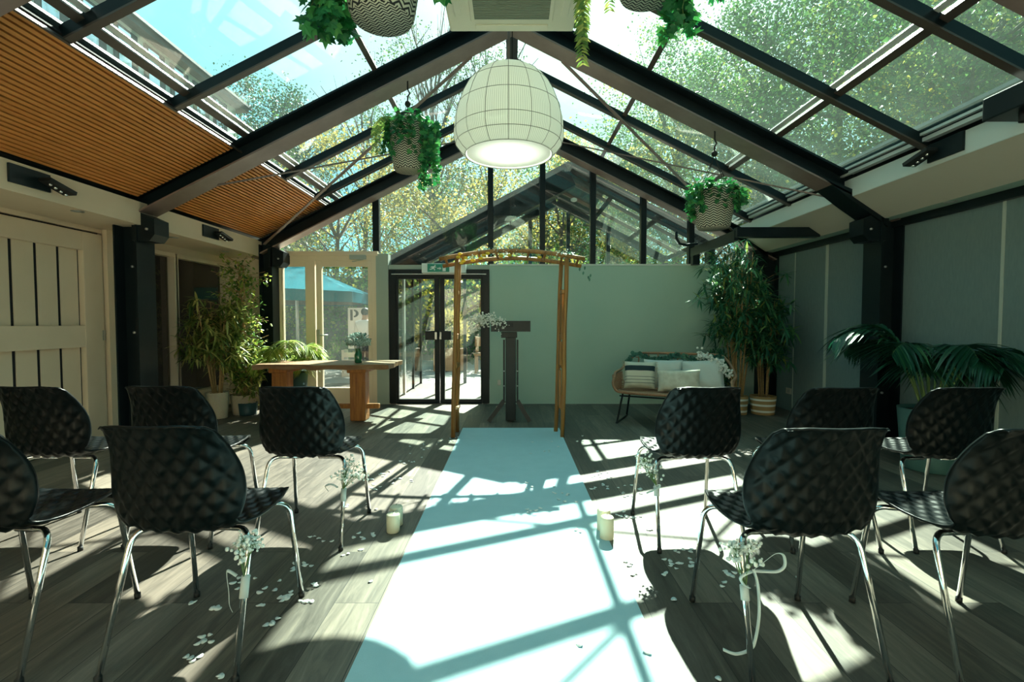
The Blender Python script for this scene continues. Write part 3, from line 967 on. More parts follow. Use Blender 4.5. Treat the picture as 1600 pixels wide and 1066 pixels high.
# ================================================================== FURNISHINGS
# ---- quilted shell chair
def make_chair():
    root = thing('shell_chair', (0, 0, 0), 'black quilted plastic chair', 'chair', 'black quilted wedding chairs')
    prof = [(.262, .452), (.250, .478), (.20, .494), (.10, .488), (0, .478), (-.10, .472), (-.165, .478), (-.205, .500),
            (-.222, .54), (-.233, .60), (-.247, .68), (-.268, .76), (-.300, .845), (-.318, .872)]
    hw = [.150, .180, .205, .228, .234, .226, .204, .202, .218, .231, .226, .204, .177, .160]
    cv = [-.02, .0, .006, .012, .018, .025, .030, .040, .052, .065, .072, .062, .036, .022]
    # resample by arc length
    cum = [0]
    for i in range(1, len(prof)):
        cum.append(cum[-1] + math.dist(prof[i], prof[i - 1]))
    tot = cum[-1]

    def cr(arr, i, t):
        g = lambda k: arr[max(0, min(len(arr) - 1, k))]
        p0, p1, p2, p3 = g(i - 1), g(i), g(i + 1), g(i + 2)
        return .5 * ((2 * p1) + (-p0 + p2) * t + (2 * p0 - 5 * p1 + 4 * p2 - p3) * t * t + (-p0 + 3 * p1 - 3 * p2 + p3) * t ** 3)

    def at(s_):
        i = 0
        while i < len(cum) - 2 and cum[i + 1] < s_: i += 1
        t = (s_ - cum[i]) / (cum[i + 1] - cum[i])
        t = max(0, min(1, t))
        return (cr([p[0] for p in prof], i, t), cr([p[1] for p in prof], i, t), cr(hw, i, t), cr(cv, i, t))
    NV, NU = 128, 64
    rows = []
    cu, cvv = .060, .085
    for j in range(NV + 1):
        s_ = tot * j / NV
        y_, z_, h_, c_ = at(s_)
        y2, z2, _, _ = at(min(tot, s_ + .004))
        y1, z1, _, _ = at(max(0, s_ - .004))
        ty, tz = y2 - y1, z2 - z1
        ln = math.hypot(ty, tz)
        ny, nz_ = tz / ln, -ty / ln       # toward the sitter: seat up / back forward
        if nz_ < 0 and s_ < tot * .45: ny, nz_ = -ny, -nz_
        rows.append((s_, y_, z_, h_, c_, ny, nz_))
    def tri(x):
        x = x - math.floor(x)
        return x / .36 if x < .36 else (1 - x) / .64
    top, bot = [], []
    for (s_, y_, z_, h_, c_, ny, nz_) in rows:
        for i in range(NU + 1):
            u = -1 + 2 * i / NU
            # round the top corners
            x = h_ * u
            a = s_ / cvv + x / cu
            b = s_ / cvv - x / cu
            ed = min(1, (1 - abs(u)) * 9, s_ / .03, (tot - s_) / .025)
            hgt = min(tri(a), tri(b)) * .0095 * max(0, ed)
            off = c_ * abs(u) ** 2.3
            edge_drop = 0
            if s_ > tot - .05:
                edge_drop = (abs(u) ** 4) * .022 * (s_ - (tot - .05)) / .05
            top.append((x, y_ + ny * (off - hgt + .004), z_ + nz_ * (off - hgt + .004) - edge_drop))
            bot.append((x, y_ + ny * (off - hgt - .004), z_ + nz_ * (off - hgt - .004) - edge_drop))
    n1 = NU + 1
    N = len(top)
    f = []
    for j in range(NV):
        for i in range(NU):
            a = j * n1 + i
            f.append((a, a + 1, a + n1 + 1, a + n1))
            f.append((N + a, N + a + n1, N + a + n1 + 1, N + a + 1))
    for i in range(NU):
        f.append((i, N + i, N + i + 1, i + 1))
        a = NV * n1 + i
        f.append((a, a + 1, N + a + 1, N + a))
    for j in range(NV):
        a = j * n1
        f.append((a, a + n1, N + a + n1, N + a))
        a = j * n1 + NU
        f.append((a, N + a, N + a + n1, a + n1))
    MB().add(top + bot, f, True).build('seat_shell', M['shell'], root, local=True)

    def arc(p0, p1, p2, n=7):
        p0, p1, p2 = Vector(p0), Vector(p1), Vector(p2)
        return [(1 - t) ** 2 * p0 + 2 * t * (1 - t) * p1 + t * t * p2 for t in [k / n for k in range(n + 1)]]
    r = .0105
    for sx in (-1, 1):
        for (y0, yt, yf) in ((.13, .165, .255), (-.07, -.10, -.255)):
            pts = [Vector((sx * .05, y0, .448))]
            pts += arc((sx * .16, (y0 + yt) / 2, .452), (sx * .210, yt + (.01 if yt > 0 else -.01), .455), (sx * .213, yt + (.03 if yt > 0 else -.03), .395))
            pts += [Vector((sx * .229, yf, .012))]
            lg = MB().tube(pts, r, 12).build('leg', M['chrome'], root, local=True)
            MB().tube([(sx * .2288, yf * .998, .022), (sx * .2292, yf, 0)], .0125, 12).build('foot_cap', M['rubber'], lg, local=True)
    MB().tube([(-.05, .13, .45), (-.05, -.07, .45)], .009, 8).tube([(.05, .13, .45), (.05, -.07, .45)], .009, 8).box(-.07, .07, -.05, .10, .452, .462).build('under_frame', M['rubber'], root, local=True)
    return root


chair0 = make_chair()
chairs = [
    (-1.13, 2.77, 0, 'black quilted chair beside the aisle, front row left, flowers tied to its leg'),
    (-1.83, 2.79, 0, 'middle black quilted chair of the front row left, half hidden by one behind'),
    (-2.50, 2.77, 0, 'black quilted chair in front of the cream barn door, front row'),
    (-1.15, 1.83, 0, 'large black quilted chair by the aisle, rear row left, ribbon on its leg'),
    (-1.86, 1.82, 0, 'black quilted chair cut by the left edge of the photo, rear row'),
    (.99, 2.75, 1.5, 'black quilted chair beside the aisle, front row right, before the rattan sofa'),
    (1.69, 2.74, 0, 'black quilted chair in front row right, before the black steel post'),
    (2.33, 2.74, 0, 'black quilted chair in front of the dark palm, front row right'),
    (1.01, 1.80, 1, 'large black quilted chair by the aisle, rear row right, long ribbon tails'),
    (1.69, 1.79, 0, 'black quilted chair cut by the right edge of the photo, rear row'),
]
for i, (x, y, a, lb) in enumerate(chairs):
    c = chair0 if i == 0 else copy_tree(chair0)
    c.location = (x, y, 0)
    c.rotation_euler = (0, 0, R(a))
    c['label'] = lb

# ---- aisle runner
ra, rb = fl(712, 669.5), fl(865, 669.5)
nr = 40
v = []
hw = .545
m = MB()
cx = -.012
m.box(cx - hw, cx + hw, -1.0, ra.y, .0015, .006)
tag(m.build('aisle_runner', M['runner']), 'long white felt aisle runner laid on the wood floor', 'carpet')

# ---- pillar candles
def candle(px, py, h, label):
    p = fl(px, py)
    o = thing('pillar_candle', (p.x, p.y + .037, 0), label, 'candle', 'ivory pillar candles by the runner')
    c = (p.x, p.y + .037, 0)
    MB().lathe([(.001, 0), (.035, 0), (.038, .004), (.038, h - .006), (.034, h - .001), (.018, h - .002), (.006, h + .004), (.001, h + .006)], c, 28).build('wax', M['wax'], o)
    MB().tube([(c[0], c[1], h), (c[0] + .002, c[1], h + .014)], .0015, 6).build('wick', M['wick'], o)
candle(950, 846.5, .125, 'ivory pillar candle right of the runner, the nearer of the pair')
candle(945, 833, .125, 'ivory pillar candle right of the runner, tucked behind its pair')
candle(612, 835, .105, 'ivory pillar candle left of the runner, the nearer of the pair')
candle(617, 824, .112, 'ivory pillar candle left of the runner, half hidden behind its pair')

# ---- wedding arch
def pole(mb, p0, p1, r, n=10, seg=6, wob=.006):
    p0, p1 = Vector(p0), Vector(p1)
    pts, rs = [], []
    for k in range(seg + 1):
        t = k / seg
        j = wob if 0 < k < seg else 0
        pts.append(p0.lerp(p1, t) + Vector((rnd(-j, j), rnd(-j, j), 0)))
        rs.append(r * rnd(.92, 1.08))
    mb.tube(pts, rs, n)
    return mb
arch = thing('wedding_arch', (0, 5.15, 0), 'rough wooden wedding arch straddling the head of the runner', 'arch')
YF, YR = 5.04, 5.30
for nm, X0, X1, Y in (('pole', -.615, -.565, YF), ('pole', -.600, -.575, YR), ('pole', .525, .565, YF), ('pole', .480, .535, YR)):
    pole(MB(), (X0, Y, 0), (X1, Y, 1.86), .023).build(nm, M['bamboo'], arch)
for (zz, hh) in ((.27, .03), (.72, .05), (1.02, .06), (1.50, .04)):
    for X0 in (-.585, .53):
        mb = MB().bbox(X0 - .018, X0 + .018, YF - .01, YR + .01, zz, zz + hh, .006)
        mb.build('rung', M['bamboo'], arch)
for z0, z1, X0 in ((.75, 1.0, .51), (1.06, 1.5, .53), (.3, .70, .505)):
    MB().bbox(X0 - .012, X0 + .012, YF + .04, YR - .04, z0, z1, .004).build('side_board', M['bamboo'], arch)
for Y, dz in ((YF, 0), (YR, -.045)):
    pts = []
    for k in range(13):
        t = k / 12
        xx = -.75 + 1.50 * t
        pts.append((xx, Y, 1.855 + dz + .085 * math.sin(math.pi * t) - .0))
    MB().tube(pts, .022, 10).build('top_beam', M['bamboo'], arch)
for k in range(9):
    xx = -.68 + 1.36 * k / 8
    zz = 1.84 + .085 * math.sin(math.pi * (xx + .75) / 1.5)
    MB().tube([(xx, YF - .05, zz + .005), (xx + rnd(-.03, .03), YR + .05, zz - .035)], .014, 8).build('cross_stick', M['bamboo'], arch)

# flowers laid over the arch
def sprig_cloud(mb_st, mb_bl, c, n, sx, sy, sz, r, root_pt=None):
    c = Vector(c)
    for _ in range(n):
        p = c + Vector((random.gauss(0, sx), random.gauss(0, sy), random.gauss(0, sz)))
        mb_bl.ball(p, r * rnd(.6, 1.3), 6, 4)
        q = root_pt if root_pt is not None and random.random() < .35 else p + Vector((rnd(-.03, .03), rnd(-.02, .02), -rnd(.02, .05)))
        mb_st.tube([q, p], .0012, 3, cap=False)
g = thing('arch_garland', (0, 5.1, 1.85), 'garland of white blossom and leaves along the top of the arch', 'flowers')
st, bl = MB(), MB()
for k in range(26):
    xx = rnd(-.35, .62)
    zz = 1.865 + .085 * math.sin(math.pi * (xx + .75) / 1.5)
    sprig_cloud(st, bl, (xx, rnd(5.0, 5.25), zz), 9 if xx > .1 else 4, .035, .03, .02, .007)
st.build('stems', M['gstem'], g)
bl.build('white_blossoms', M['flower'], g)
yb = MB()
for (px, py) in ((719, 397), (724, 408), (716, 402), (739, 407), (751, 404), (762, 396), (721, 411), (727, 403), (756, 399), (783, 400), (796, 399), (843, 402)):
    p = atY(px, py, 5.0)
    yb.ball(p, .026, 8, 5, .6)
yb.build('yellow_blossoms', M['yflower'], g)
lv = MB()
for _ in range(170):
    xx = rnd(-.3, .68)
    zz = 1.865 + .085 * math.sin(math.pi * (xx + .75) / 1.5)
    lv.flat((xx, rnd(4.98, 5.3), zz + rnd(-.03, .04)), (rnd(-1, 1), rnd(-1, 1), rnd(-.6, .5)), (0, 0, 1), OVAL, rnd(.025, .05))
for (px, py) in ((906, 418), (912, 424), (919, 431), (921, 434), (914, 416), (923, 428)):
    lv.flat(atY(px, py, 5.05), (rnd(-.5, .5), 0, -1), (0, -1, 0), OVAL, .04)
lv.build('leaves', LM['euc'], g)

# ---- lectern
lx, ly = X(797, 5.85), 5.88
lec = thing('lectern', (lx, ly, 0), 'tall black lectern stand with slanted desk behind the arch', 'lectern')
Yl = 5.80
def LX(px): return X(px, Yl)
def LZ(py): return atY(800, py, Yl).z
m = MB().bbox(LX(790), LX(806), Yl, Yl + .12, .02, LZ(519), .006)
m.build('column', M['black'], lec)
for s in (-1, 1):
    xa = LX(790.5) if s < 0 else LX(804.5)
    m = MB()
    xo = LX(787.5) if s < 0 else LX(808.5)
    pts = [(xo, Yl + .02, LZ(531)), (xo, Yl + .02, LZ(629)), (LX(763) if s < 0 else LX(828), Yl - .02, .015)]
    m.bar(pts[0], pts[1], .022, .05, up=(0, 1, 0))
    m.bar(Vector(pts[1]) + Vector((0, 0, .02)), pts[2], .05, .035, up=(0, 1, 0))
    lg = m.build('leg', M['black'], lec)
    for zz in (580, 603):
        MB().ball((xo, Yl - .01, LZ(zz)), .008).build('screw', M['gold'], lg)
MB().bbox(LX(783), LX(808), Yl - .02, Yl + .12, LZ(528), LZ(519), .004).build('bracket', M['black'], lec)
m = MB()
pz = LZ(518)
m.prism([(Yl - .16, pz + .105), (Yl - .16, pz + .115), (Yl + .16, pz + .015), (Yl + .16, pz)], 'x', LX(768), LX(828))
m.box(LX(768), LX(828), Yl - .165, Yl - .15, pz + .0, pz + .125)
m.build('desk_top', M['black'], lec)
MB().bbox(LX(784), LX(802), Yl - .17, Yl - .165, LZ(511), LZ(505), .002).build('edge_bracket', M['rubber'], lec)

def gyps(name, c, root_pt, label, n=70, sx=.05, sz=.05, r=.006, group=None, parts=True, sy=.04):
    o = thing(name, root_pt, label, 'flowers', group)
    st, bl = MB(), MB()
    c, root_pt = Vector(c), Vector(root_pt)
    for _ in range(9):
        e = c + Vector((rnd(-sx, sx), rnd(-sy, sy), rnd(-sz, sz)))
        mid = root_pt.lerp(e, .5) + Vector((rnd(-.01, .01), rnd(-.01, .01), 0))
        st.tube([root_pt, mid, e], .0016, 4, cap=False)
        for _k in range(n // 9):
            p = e + Vector((random.gauss(0, sx * .45), random.gauss(0, sy * .45), random.gauss(0, sz * .45)))
            st.tube([e, p], .0008, 3, cap=False)
            bl.ball(p, r * rnd(.6, 1.25), 6, 4)
    st.build('stems', M['gstem'], o)
    bl.build('blossoms', M['flower'], o)
    return o
p = atY(768, 503, 5.62)
gyps('flower_spray', p, atY(778, 506, 5.64), 'airy white flower spray at the left edge of the lectern desk', 230, .13, .065, .011)

# ---- sprays tied to aisle chair legs
def leg_pt(ch, side, z):
    """a point on the rear leg of chair ch nearest the aisle"""
    cx0, cy0, a_, _ = chairs[ch]
    t = (.395 - z) / (.395 - .012)
    lx_, ly_ = side * (.213 + (.229 - .213) * t), -.13 + (-.255 + .13) * t
    ca, sa = math.cos(R(a_)), math.sin(R(a_))
    return Vector((cx0 + lx_ * ca - ly_ * sa, cy0 + lx_ * sa + ly_ * ca, z))


def tied(ch, side, dx, dz, z0, z1, label, tails, n=90, spread=.05):
    """flower spray with a ribbon wrapped round a chair leg"""
    top = leg_pt(ch, side, z1)
    o = gyps('tied_flower_spray', top + Vector((dx, -.03, dz)), top + Vector((0, -.013, 0)), label, n, spread, spread * .9, .0062, 'flower sprays tied to aisle chairs')
    rb_ = MB().tube([leg_pt(ch, side, z0), leg_pt(ch, side, z1)], .0145, 10).build('ribbon', M['ribbon'], o)
    for tl in tails:
        mt = MB()
        pts = smooth_pts([Vector(q) for q in tl], 5)
        vv, ff = [], []
        for k, q in enumerate(pts):
            t = (pts[min(k + 1, len(pts) - 1)] - pts[max(0, k - 1)]).normalized()
            sd = Vector((0, 1, 0)).cross(t) * .0032 + Vector((0, .004, 0))
            vv += [q - sd, q + sd]
        for k in range(len(pts) - 1):
            ff.append((2 * k, 2 * k + 1, 2 * k + 3, 2 * k + 2))
        mt.add(vv, ff, True)
        th = mt.build('ribbon_tail', M['ribbon'], rb_)
        sm_ = th.modifiers.new('thick', 'SOLIDIFY')
        sm_.thickness = .0012


def curve_px(pts, Y): return [atY(a, b, Y) for a, b in pts]
Yq = leg_pt(3, 1, .27).y - .02
tied(3, 1, .015, .115, .245, .315, 'white flower spray tied to the chair leg, rear row left of the aisle',
     [curve_px([(370, 900), (356, 892), (354, 900), (357, 925), (358, 945), (363, 957)], Yq)], 100, .03)
Yq = leg_pt(0, 1, .27).y - .02
tied(0, 1, .055, .12, .235, .30, 'white flower spray tied to the chair leg, front row left of the aisle',
     [curve_px([(528, 762), (518, 757), (508, 760), (513, 768)], Yq)], 110, .055)
Yq = leg_pt(5, -1, .27).y - .02
tied(5, -1, -.05, .115, .27, .32, 'white flower spray tied to the chair leg, front row right of the aisle',
     [curve_px([(1025, 759), (1031, 758), (1028, 763), (1010, 771)], Yq)], 90, .05)
Yq = leg_pt(8, -1, .27).y - .02
tied(8, -1, -.02, .12, .255, .30, 'white flower spray with long ribbon tails, rear row right of the aisle',
     [curve_px([(1177, 890), (1184, 915), (1186, 960), (1180, 1000), (1172, 1015), (1150, 1022), (1130, 1015)], Yq),
      curve_px([(1175, 893), (1195, 878), (1212, 866), (1224, 868), (1226, 884), (1215, 893), (1195, 893), (1176, 892)], Yq),
      curve_px([(1175, 893), (1163, 898), (1157, 905), (1163, 915), (1172, 920)], Yq)], 105, .032)

# ---- rustic table
tb = thing('rustic_table', (-2.4, 6.1, 0), 'rustic oak table with live-edge top before the white garden doors', 'table')
zt_ = .70
xa, xb = X(393, 5.72), X(607, 5.72)
pts = []
n = 26
for k in range(n + 1):
    t = k / n
    pts.append((xa + (xb - xa) * t, 5.70 + .03 * math.sin(t * 9) + .02 * math.sin(t * 23)))
for k in range(6):
    t = k / 5
    pts.append((xb + .02 * math.sin(t * 7), 5.75 + t * .62))
for k in range(n + 1):
    t = k / n
    pts.append((xb + (xa - xb) * t, 6.42 + .03 * math.sin(t * 8 + 1)))
m = MB()
n_ = len(pts)
vv = [(x, y, zt_ - .0) for x, y in pts] + [(x + .0, y + (.02 if y < 6 else -.02), zt_ - .055 + .008 * math.sin(x * 17)) for x, y in pts]
ff = [tuple(range(n_)), tuple(range(2 * n_ - 1, n_ - 1, -1))] + [(i, i + n_, (i + 1) % n_ + n_, (i + 1) % n_) for i in range(n_)]
m.add(vv, ff)
m.build('table_top', M['oaktop'], tb)
for px in (439, 560):
    c = X(px, 5.95)
    lg = MB().bbox(c - .095, c + .095, 5.88, 6.06, 0, zt_ - .06, .012).build('leg', M['oak'], tb)
    MB().bbox(c - .115, c + .115, 5.84, 6.30, zt_ - .11, zt_ - .055, .01).build('leg_head', M['oak'], lg)
MB().bbox(X(420, 5.97), X(592, 5.97), 5.94, 6.00, .14, .20, .01).build('stretcher', M['oak'], tb)

# bouquet in vase
bp_ = atY(560, 563, 6.0)
vz = thing('vase_bouquet', (bp_.x, 6.0, zt_), 'round grey-green bouquet in a green glass vase on the oak table', 'bouquet')
c = (bp_.x, 6.0, zt_)
MB().lathe([(.001, .002), (.040, .002), (.045, .02), (.047, .10), (.030, .14), (.028, .16), (.034, .175)], c, 20).build('vase', M['bottle'], vz)
bl, lv, st = MB(), MB(), MB()
cc = Vector((bp_.x, 6.0, zt_ + .265))
for _ in range(260):
    d = Vector((random.gauss(0, 1), random.gauss(0, 1), random.gauss(0, 1))).normalized()
    if d.z < -.35: d.z = -.35
    p = cc + Vector((d.x * .145, d.y * .12, d.z * .105)) * rnd(.75, 1)
    for _k in range(2):
        bl.ball(p + Vector((rnd(-.01, .01), rnd(-.01, .01), rnd(-.01, .01))), rnd(.008, .015), 6, 4)
    lv.flat(p, d + Vector((rnd(-.6, .6), rnd(-.6, .6), rnd(-.3, .6))), d, OVAL, rnd(.02, .035))
for _ in range(18):
    st.tube([(c[0] + rnd(-.015, .015), 6 + rnd(-.015, .015), zt_ + .05), (c[0] + rnd(-.07, .07), 6 + rnd(-.06, .06), zt_ + .24)], .002, 4)
bl.build('blossoms', mat('grey_blossom', (.45, .55, .48), .8), vz)
lv.build('leaves', LM['euc'], vz)
st.build('stems', M['gstem'], vz)

# ---- rattan sofa
ang = R(-26)
p0 = fl(963, 661)
W_, D_ = 1.22, .50
ux = Vector((math.cos(ang), math.sin(ang), 0))
uy = Vector((-math.sin(ang), math.cos(ang), 0))
org = p0 + ux * (W_ / 2) + uy * (D_ / 2)
sofa = thing('rattan_sofa', (org.x, org.y, 0), 'small rattan garden sofa with black metal legs by the end wall', 'sofa', rz=ang)
SW, SD, SH = .62, .30, .375
def loc_tube(pts, r, name, mt, par, n=8):
    return MB().tube(pts, r, n).build(name, mt, par, local=True)
# seat: rim and woven deck
m = MB()
rim = []
for k in range(41):
    a = 2 * math.pi * k / 40
    ca, sa = math.cos(a), math.sin(a)
    rim.append((SW * math.copysign(abs(ca) ** .45, ca), SD * math.copysign(abs(sa) ** .5, sa), SH))
m.tube(rim, .020, 8, cap=False)
st_ = m.build('seat', M['rattan'], sofa, local=True)
m = MB()
for k in range(44):
    yy = -SD + .02 + (2 * SD - .04) * k / 43
    m.box(-SW + .02, SW - .02, yy - .0045, yy + .0045, SH - .004, SH + .004)
for k in range(9):
    xx = -SW + .08 + (2 * SW - .16) * k / 8
    m.box(xx - .008, xx + .008, -SD + .01, SD - .01, SH - .012, SH - .004)
m.build('seat_weave', M['rattan'], st_, local=True)
BZ = .80
back = [(-SW - .02, -.22, SH + .18), (-SW - .055, -.05, SH + .21), (-SW - .04, .18, SH + .23), (-SW + .0, SD + .02, SH + .30), (-SW + .06, SD + .08, BZ - .05), (-SW + .14, SD + .10, BZ), (-.2, SD + .11, BZ + .01), (.2, SD + .11, BZ + .01),
        (SW - .14, SD + .10, BZ), (SW - .06, SD + .08, BZ - .05), (SW, SD + .02, SH + .30), (SW + .04, .18, SH + .23), (SW + .055, -.05, SH + .21), (SW + .02, -.22, SH + .18)]
bk = loc_tube(smooth_pts(back), .016, 'back_rail', M['rattan'], sofa)
for s in (-1, 1):
    loc_tube(smooth_pts([(s * (SW + .02), -.22, SH + .18), (s * (SW + .03), -.27, SH + .10), (s * (SW - .01), -.28, SH + .02), (s * (SW - .06), -.26, SH)]), .016, 'arm_rail', M['rattan'], sofa)
    m = MB()
    for k in range(16):
        t = k / 15
        yy = -.24 + t * .5
        m.tube([(s * (SW - .02), yy, SH), (s * (SW + .035), yy + .005, SH + .10), (s * (SW + .045), yy, SH + .20)], .0045, 5)
    m.build('arm_weave', M['rattan'], sofa, local=True)
for k in range(9):
    xx = -SW + .14 + (2 * SW - .28) * k / 8
    loc_tube([(xx, SD, SH), (xx, SD + .06, SH + .22), (xx, SD + .105, BZ)], .010, 'back_spindle', M['rattan'], sofa, 6)
loc_tube([(-SW + .06, SD + .07, BZ - .13), (SW - .06, SD + .07, BZ - .13)], .009, 'back_crossbar', M['rattan'], sofa, 6)
loc_tube([(-SW + .1, SD + .09, BZ - .05), (SW - .1, SD + .09, BZ - .05)], .007, 'back_crossbar', M['rattan'], sofa, 6)
for s in (-1, 1):
    xx = s * (SW - .02)
    loc_tube(smooth_pts([(xx - s * .06, -.22, SH - .01), (xx, -.25, .02), (xx, -.24, .012), (xx, .22, .012), (xx, .25, .02), (xx - s * .06, .18, SH - .01)], 3), .012, 'leg', M['black'], sofa)
for yy in (-.22, .18):
    loc_tube([(-SW + .04, yy, SH - .05), (SW - .04, yy, SH - .05)], .009, 'under_rail', M['black'], sofa)

def cushion_mb(w_, h_, t_, n=18):
    m = MB()
    for s in (1, -1):
        vv, ff = [], []
        for j in range(n + 1):
            for i in range(n + 1):
                u, v_ = -1 + 2 * i / n, -1 + 2 * j / n
                k = (1 - u ** 4) * (1 - v_ ** 4)
                pin = 1 - .07 * (1 - abs(v_)) * 0
                xx = w_ / 2 * u * (1 - .06 * (1 - v_ * v_) * (abs(u) ** 3))
                zz = h_ / 2 * v_ * (1 - .06 * (1 - u * u) * (abs(v_) ** 3))
                vv.append((xx, s * (t_ / 2 * max(0, k) ** .5 + .002) + .004 * math.sin(u * 9 + v_ * 5), zz))
        for j in range(n):
            for i in range(n):
                a = j * (n + 1) + i
                q = (a, a + 1, a + n + 2, a + n + 1)
                ff.append(q if s < 0 else q[::-1])
        m.add(vv, ff, True)
    return m
def sofa_pt(x, y, z): return org + ux * x + uy * y + Vector((0, 0, z))
def cushion(x, y, z, w_, h_, t_, tilt, rz, mt, label, fringe=False, roll=0):
    p = sofa_pt(x, y, z)
    o = cushion_mb(w_, h_, t_).build('cushion', mt)
    o.location = p
    o.rotation_euler = (R(-tilt), R(roll), ang + R(rz))
    tag(o, label, 'cushion', 'cushions on the rattan sofa')
    if fringe:
        m = MB()
        for s in (-1, 1):
            for k in range(46):
                zz = -h_ / 2 + h_ * k / 45
                m.tube([(s * (w_ / 2 - .004), 0, zz), (s * (w_ / 2 + .028), rnd(-.01, .01), zz + rnd(-.012, .012))], .0018, 3)
        m.build('fringe', M['fringe'], o, local=True)
    return o
stripe = band_mat('striped_cushion', [(.045, .108, (.012, .035, .045)), (-.030, -.024, (.05, .07, .07)), (-.067, -.061, (.05, .07, .07)), (-.105, -.099, (.05, .07, .07))], (.66, .64, .52))
cushion(-.14, .15, SH + .195, .46, .36, .13, 16, 8, M['fabric'], 'plain pale cushion at the middle of the sofa back')
cushion(.31, .15, SH + .20, .50, .38, .14, 20, -8, M['fabric'], 'big pale cushion leaning in the right corner of the sofa', roll=-6)
cushion(-.39, .0, SH + .185, .37, .335, .16, 14, 10, stripe, 'cream cushion with a broad dark band and thin stripes', True)
cushion(.07, -.05, SH + .145, .48, .26, .13, 20, 6, M['fabric2'], 'oblong cream patterned cushion in front on the sofa seat', roll=-3)

# garland on the sofa back
g = thing('sofa_garland', sofa_pt(0, SD + .11, BZ), 'eucalyptus garland with white blossom draped along the sofa back', 'flowers')
lv, st, bl = MB(), MB(), MB()
prev = None
for k in range(60):
    t = k / 59
    p = sofa_pt(-SW - .02 + 1.15 * t, SD + .03 - .02 * math.sin(t * 9), BZ - .035 + .03 * math.sin(t * 14) - (.10 * max(0, .08 - t) / .08))
    if prev is not None: st.tube([prev, p], .003, 4, cap=False)
    prev = p
    for _ in range(3):
        lv.flat(p, (rnd(-1, 1), rnd(-1, .2), rnd(-1, .8)), (0, -1, .3), ROUND, rnd(.035, .06))
for k in range(230):
    t = random.random()
    p = sofa_pt(.22 + .42 * t, SD + .02 - .30 * t + random.gauss(0, .03), BZ - .0 - .20 * t * t + random.gauss(0, .03))
    bl.ball(p, rnd(.008, .016), 6, 4)
    st.tube([p, p + Vector((rnd(-.04, .04), .02, -rnd(.01, .04)))], .001, 3, cap=False)
st.build('stems', M['gstem'], g)
lv.build('leaves', LM['euc'], g)
bl.build('blossoms', M['flower'], g)

# ================================================================== PLANTS
def pot(root, x, y, r0, r1, h, mt, n=28, loc=True):
    prof = [(.001, .002), (r0, .002), (r0 * 1.02, .01), (r1, h), (r1 - .012, h), (r1 - .02, h - .04), (.001, h - .04)]
    b_ = MB().lathe(prof[:5] + [(r1 - .02, h - .03)], (0, 0, 0), n).build('pot', mt, root, local=True)
    MB().lathe([(.001, h - .035), (r1 - .015, h - .035)], (0, 0, 0), n, capt=False).build('soil', M['soil'], root, local=True)

def clampv(v_, x, y):
    zmax = 2.1 if x > 0 else 3
    return (min(max(v_[0], XL + .03 - x), XR - .06 - x), min(v_[1], YB - .03 - y), min(v_[2], zmax) if y + v_[1] < 5.85 else v_[2])


def bamboo_plant(name, x, y, label, cat, H, rx, ry, canes, leaves, lm, potm, pr, ph, z0=.6, ll=(.10, .2), lean=.12, dense_low=False):
    root = thing(name, (x, y, 0), label, cat)
    pot(root, x, y, pr * .85, pr, ph, potm)
    tips = []
    for k in range(canes):
        a = rnd(0, 6.28)
        b0 = Vector((math.cos(a) * pr * .5 * rnd(.2, 1), math.sin(a) * pr * .5 * rnd(.2, 1), ph - .05))
        hh = H * rnd(.72, 1.0)
        tp = Vector((math.cos(a) * rx * rnd(.1, .6), math.sin(a) * ry * rnd(.1, .6), hh))
        mid = b0.lerp(tp, .5) + Vector((rnd(-1, 1) * lean * .3, rnd(-1, 1) * lean * .3, 0))
        pts = [b0.lerp(mid, t / 3) for t in range(3)] + [mid.lerp(tp, t / 3) for t in range(4)]
        MB().tube(pts, [.011 - .0012 * i for i in range(len(pts))], 7).build('cane', M['stem'], root, local=True)
        tips.append(pts)
    m, br = MB(), MB()
    nb = leaves // 9
    for _ in range(nb):
        pts = random.choice(tips)
        i = random.choices(range(1, len(pts)), weights=[.35 + .8 * j for j in range(1, len(pts))])[0]
        p = pts[i].lerp(pts[i - 1], random.random())
        if p.z < z0 and not dense_low: p.z = rnd(z0, H)
        a = rnd(0, 6.28)
        o = Vector((math.cos(a) * rx, math.sin(a) * ry, 0)) * rnd(.25, 1.0) * (.55 + .45 * math.sin(math.pi * min(1, p.z / H * .8)))
        e = p + o * .7 + Vector((0, 0, rnd(-.08, .12)))
        if y + e.y > YB - .05: e.y = YB - .05 - y
        if x + e.x > XR - .08: e.x = XR - .08 - x
        if x + e.x < XL + .08: e.x = XL + .08 - x
        br.tube([p, e], .002, 3, cap=False)
        for q in range(9):
            dd = Vector((o.x * .8 + rnd(-.7, .7), o.y * .8 + rnd(-.7, .7), rnd(-.75, .55))).normalized()
            m.leaf(e + Vector((rnd(-.025, .025), rnd(-.025, .025), rnd(-.03, .03))), dd, (rnd(-.3, .3), rnd(-.3, .3), 1), rnd(*ll), rnd(.020, .032), .22, 3)
    for q_ in (br, m):
        q_.v = [clampv(v_, x, y) for v_ in q_.v]
    br.build('twigs', M['stem'], root, local=True)
    m.build('foliage', lm, root, local=True)
    return root
p = fl(330, 656)
bamboo_plant('potted_bamboo', p.x + .02, p.y + .1, 'potted bamboo, sunlight painted into its leaves, in a white rope basket beside the side window', 'plant', 1.50, .46, .42, 10, 1300, LM['bambooL'], M['wovenpot'], .13, .33, ll=(.11, .2), z0=.62)
p = fl(1160, 650)
bamboo_plant('potted_bamboo', p.x, p.y + .13, 'tall dark bamboo in a banded basket right of the sofa', 'plant', 2.22, .50, .45, 12, 2300, LM['bamboo'], M['bandpot'], .125, .24, ll=(.11, .2), z0=.85)
p = fl(1198, 650)
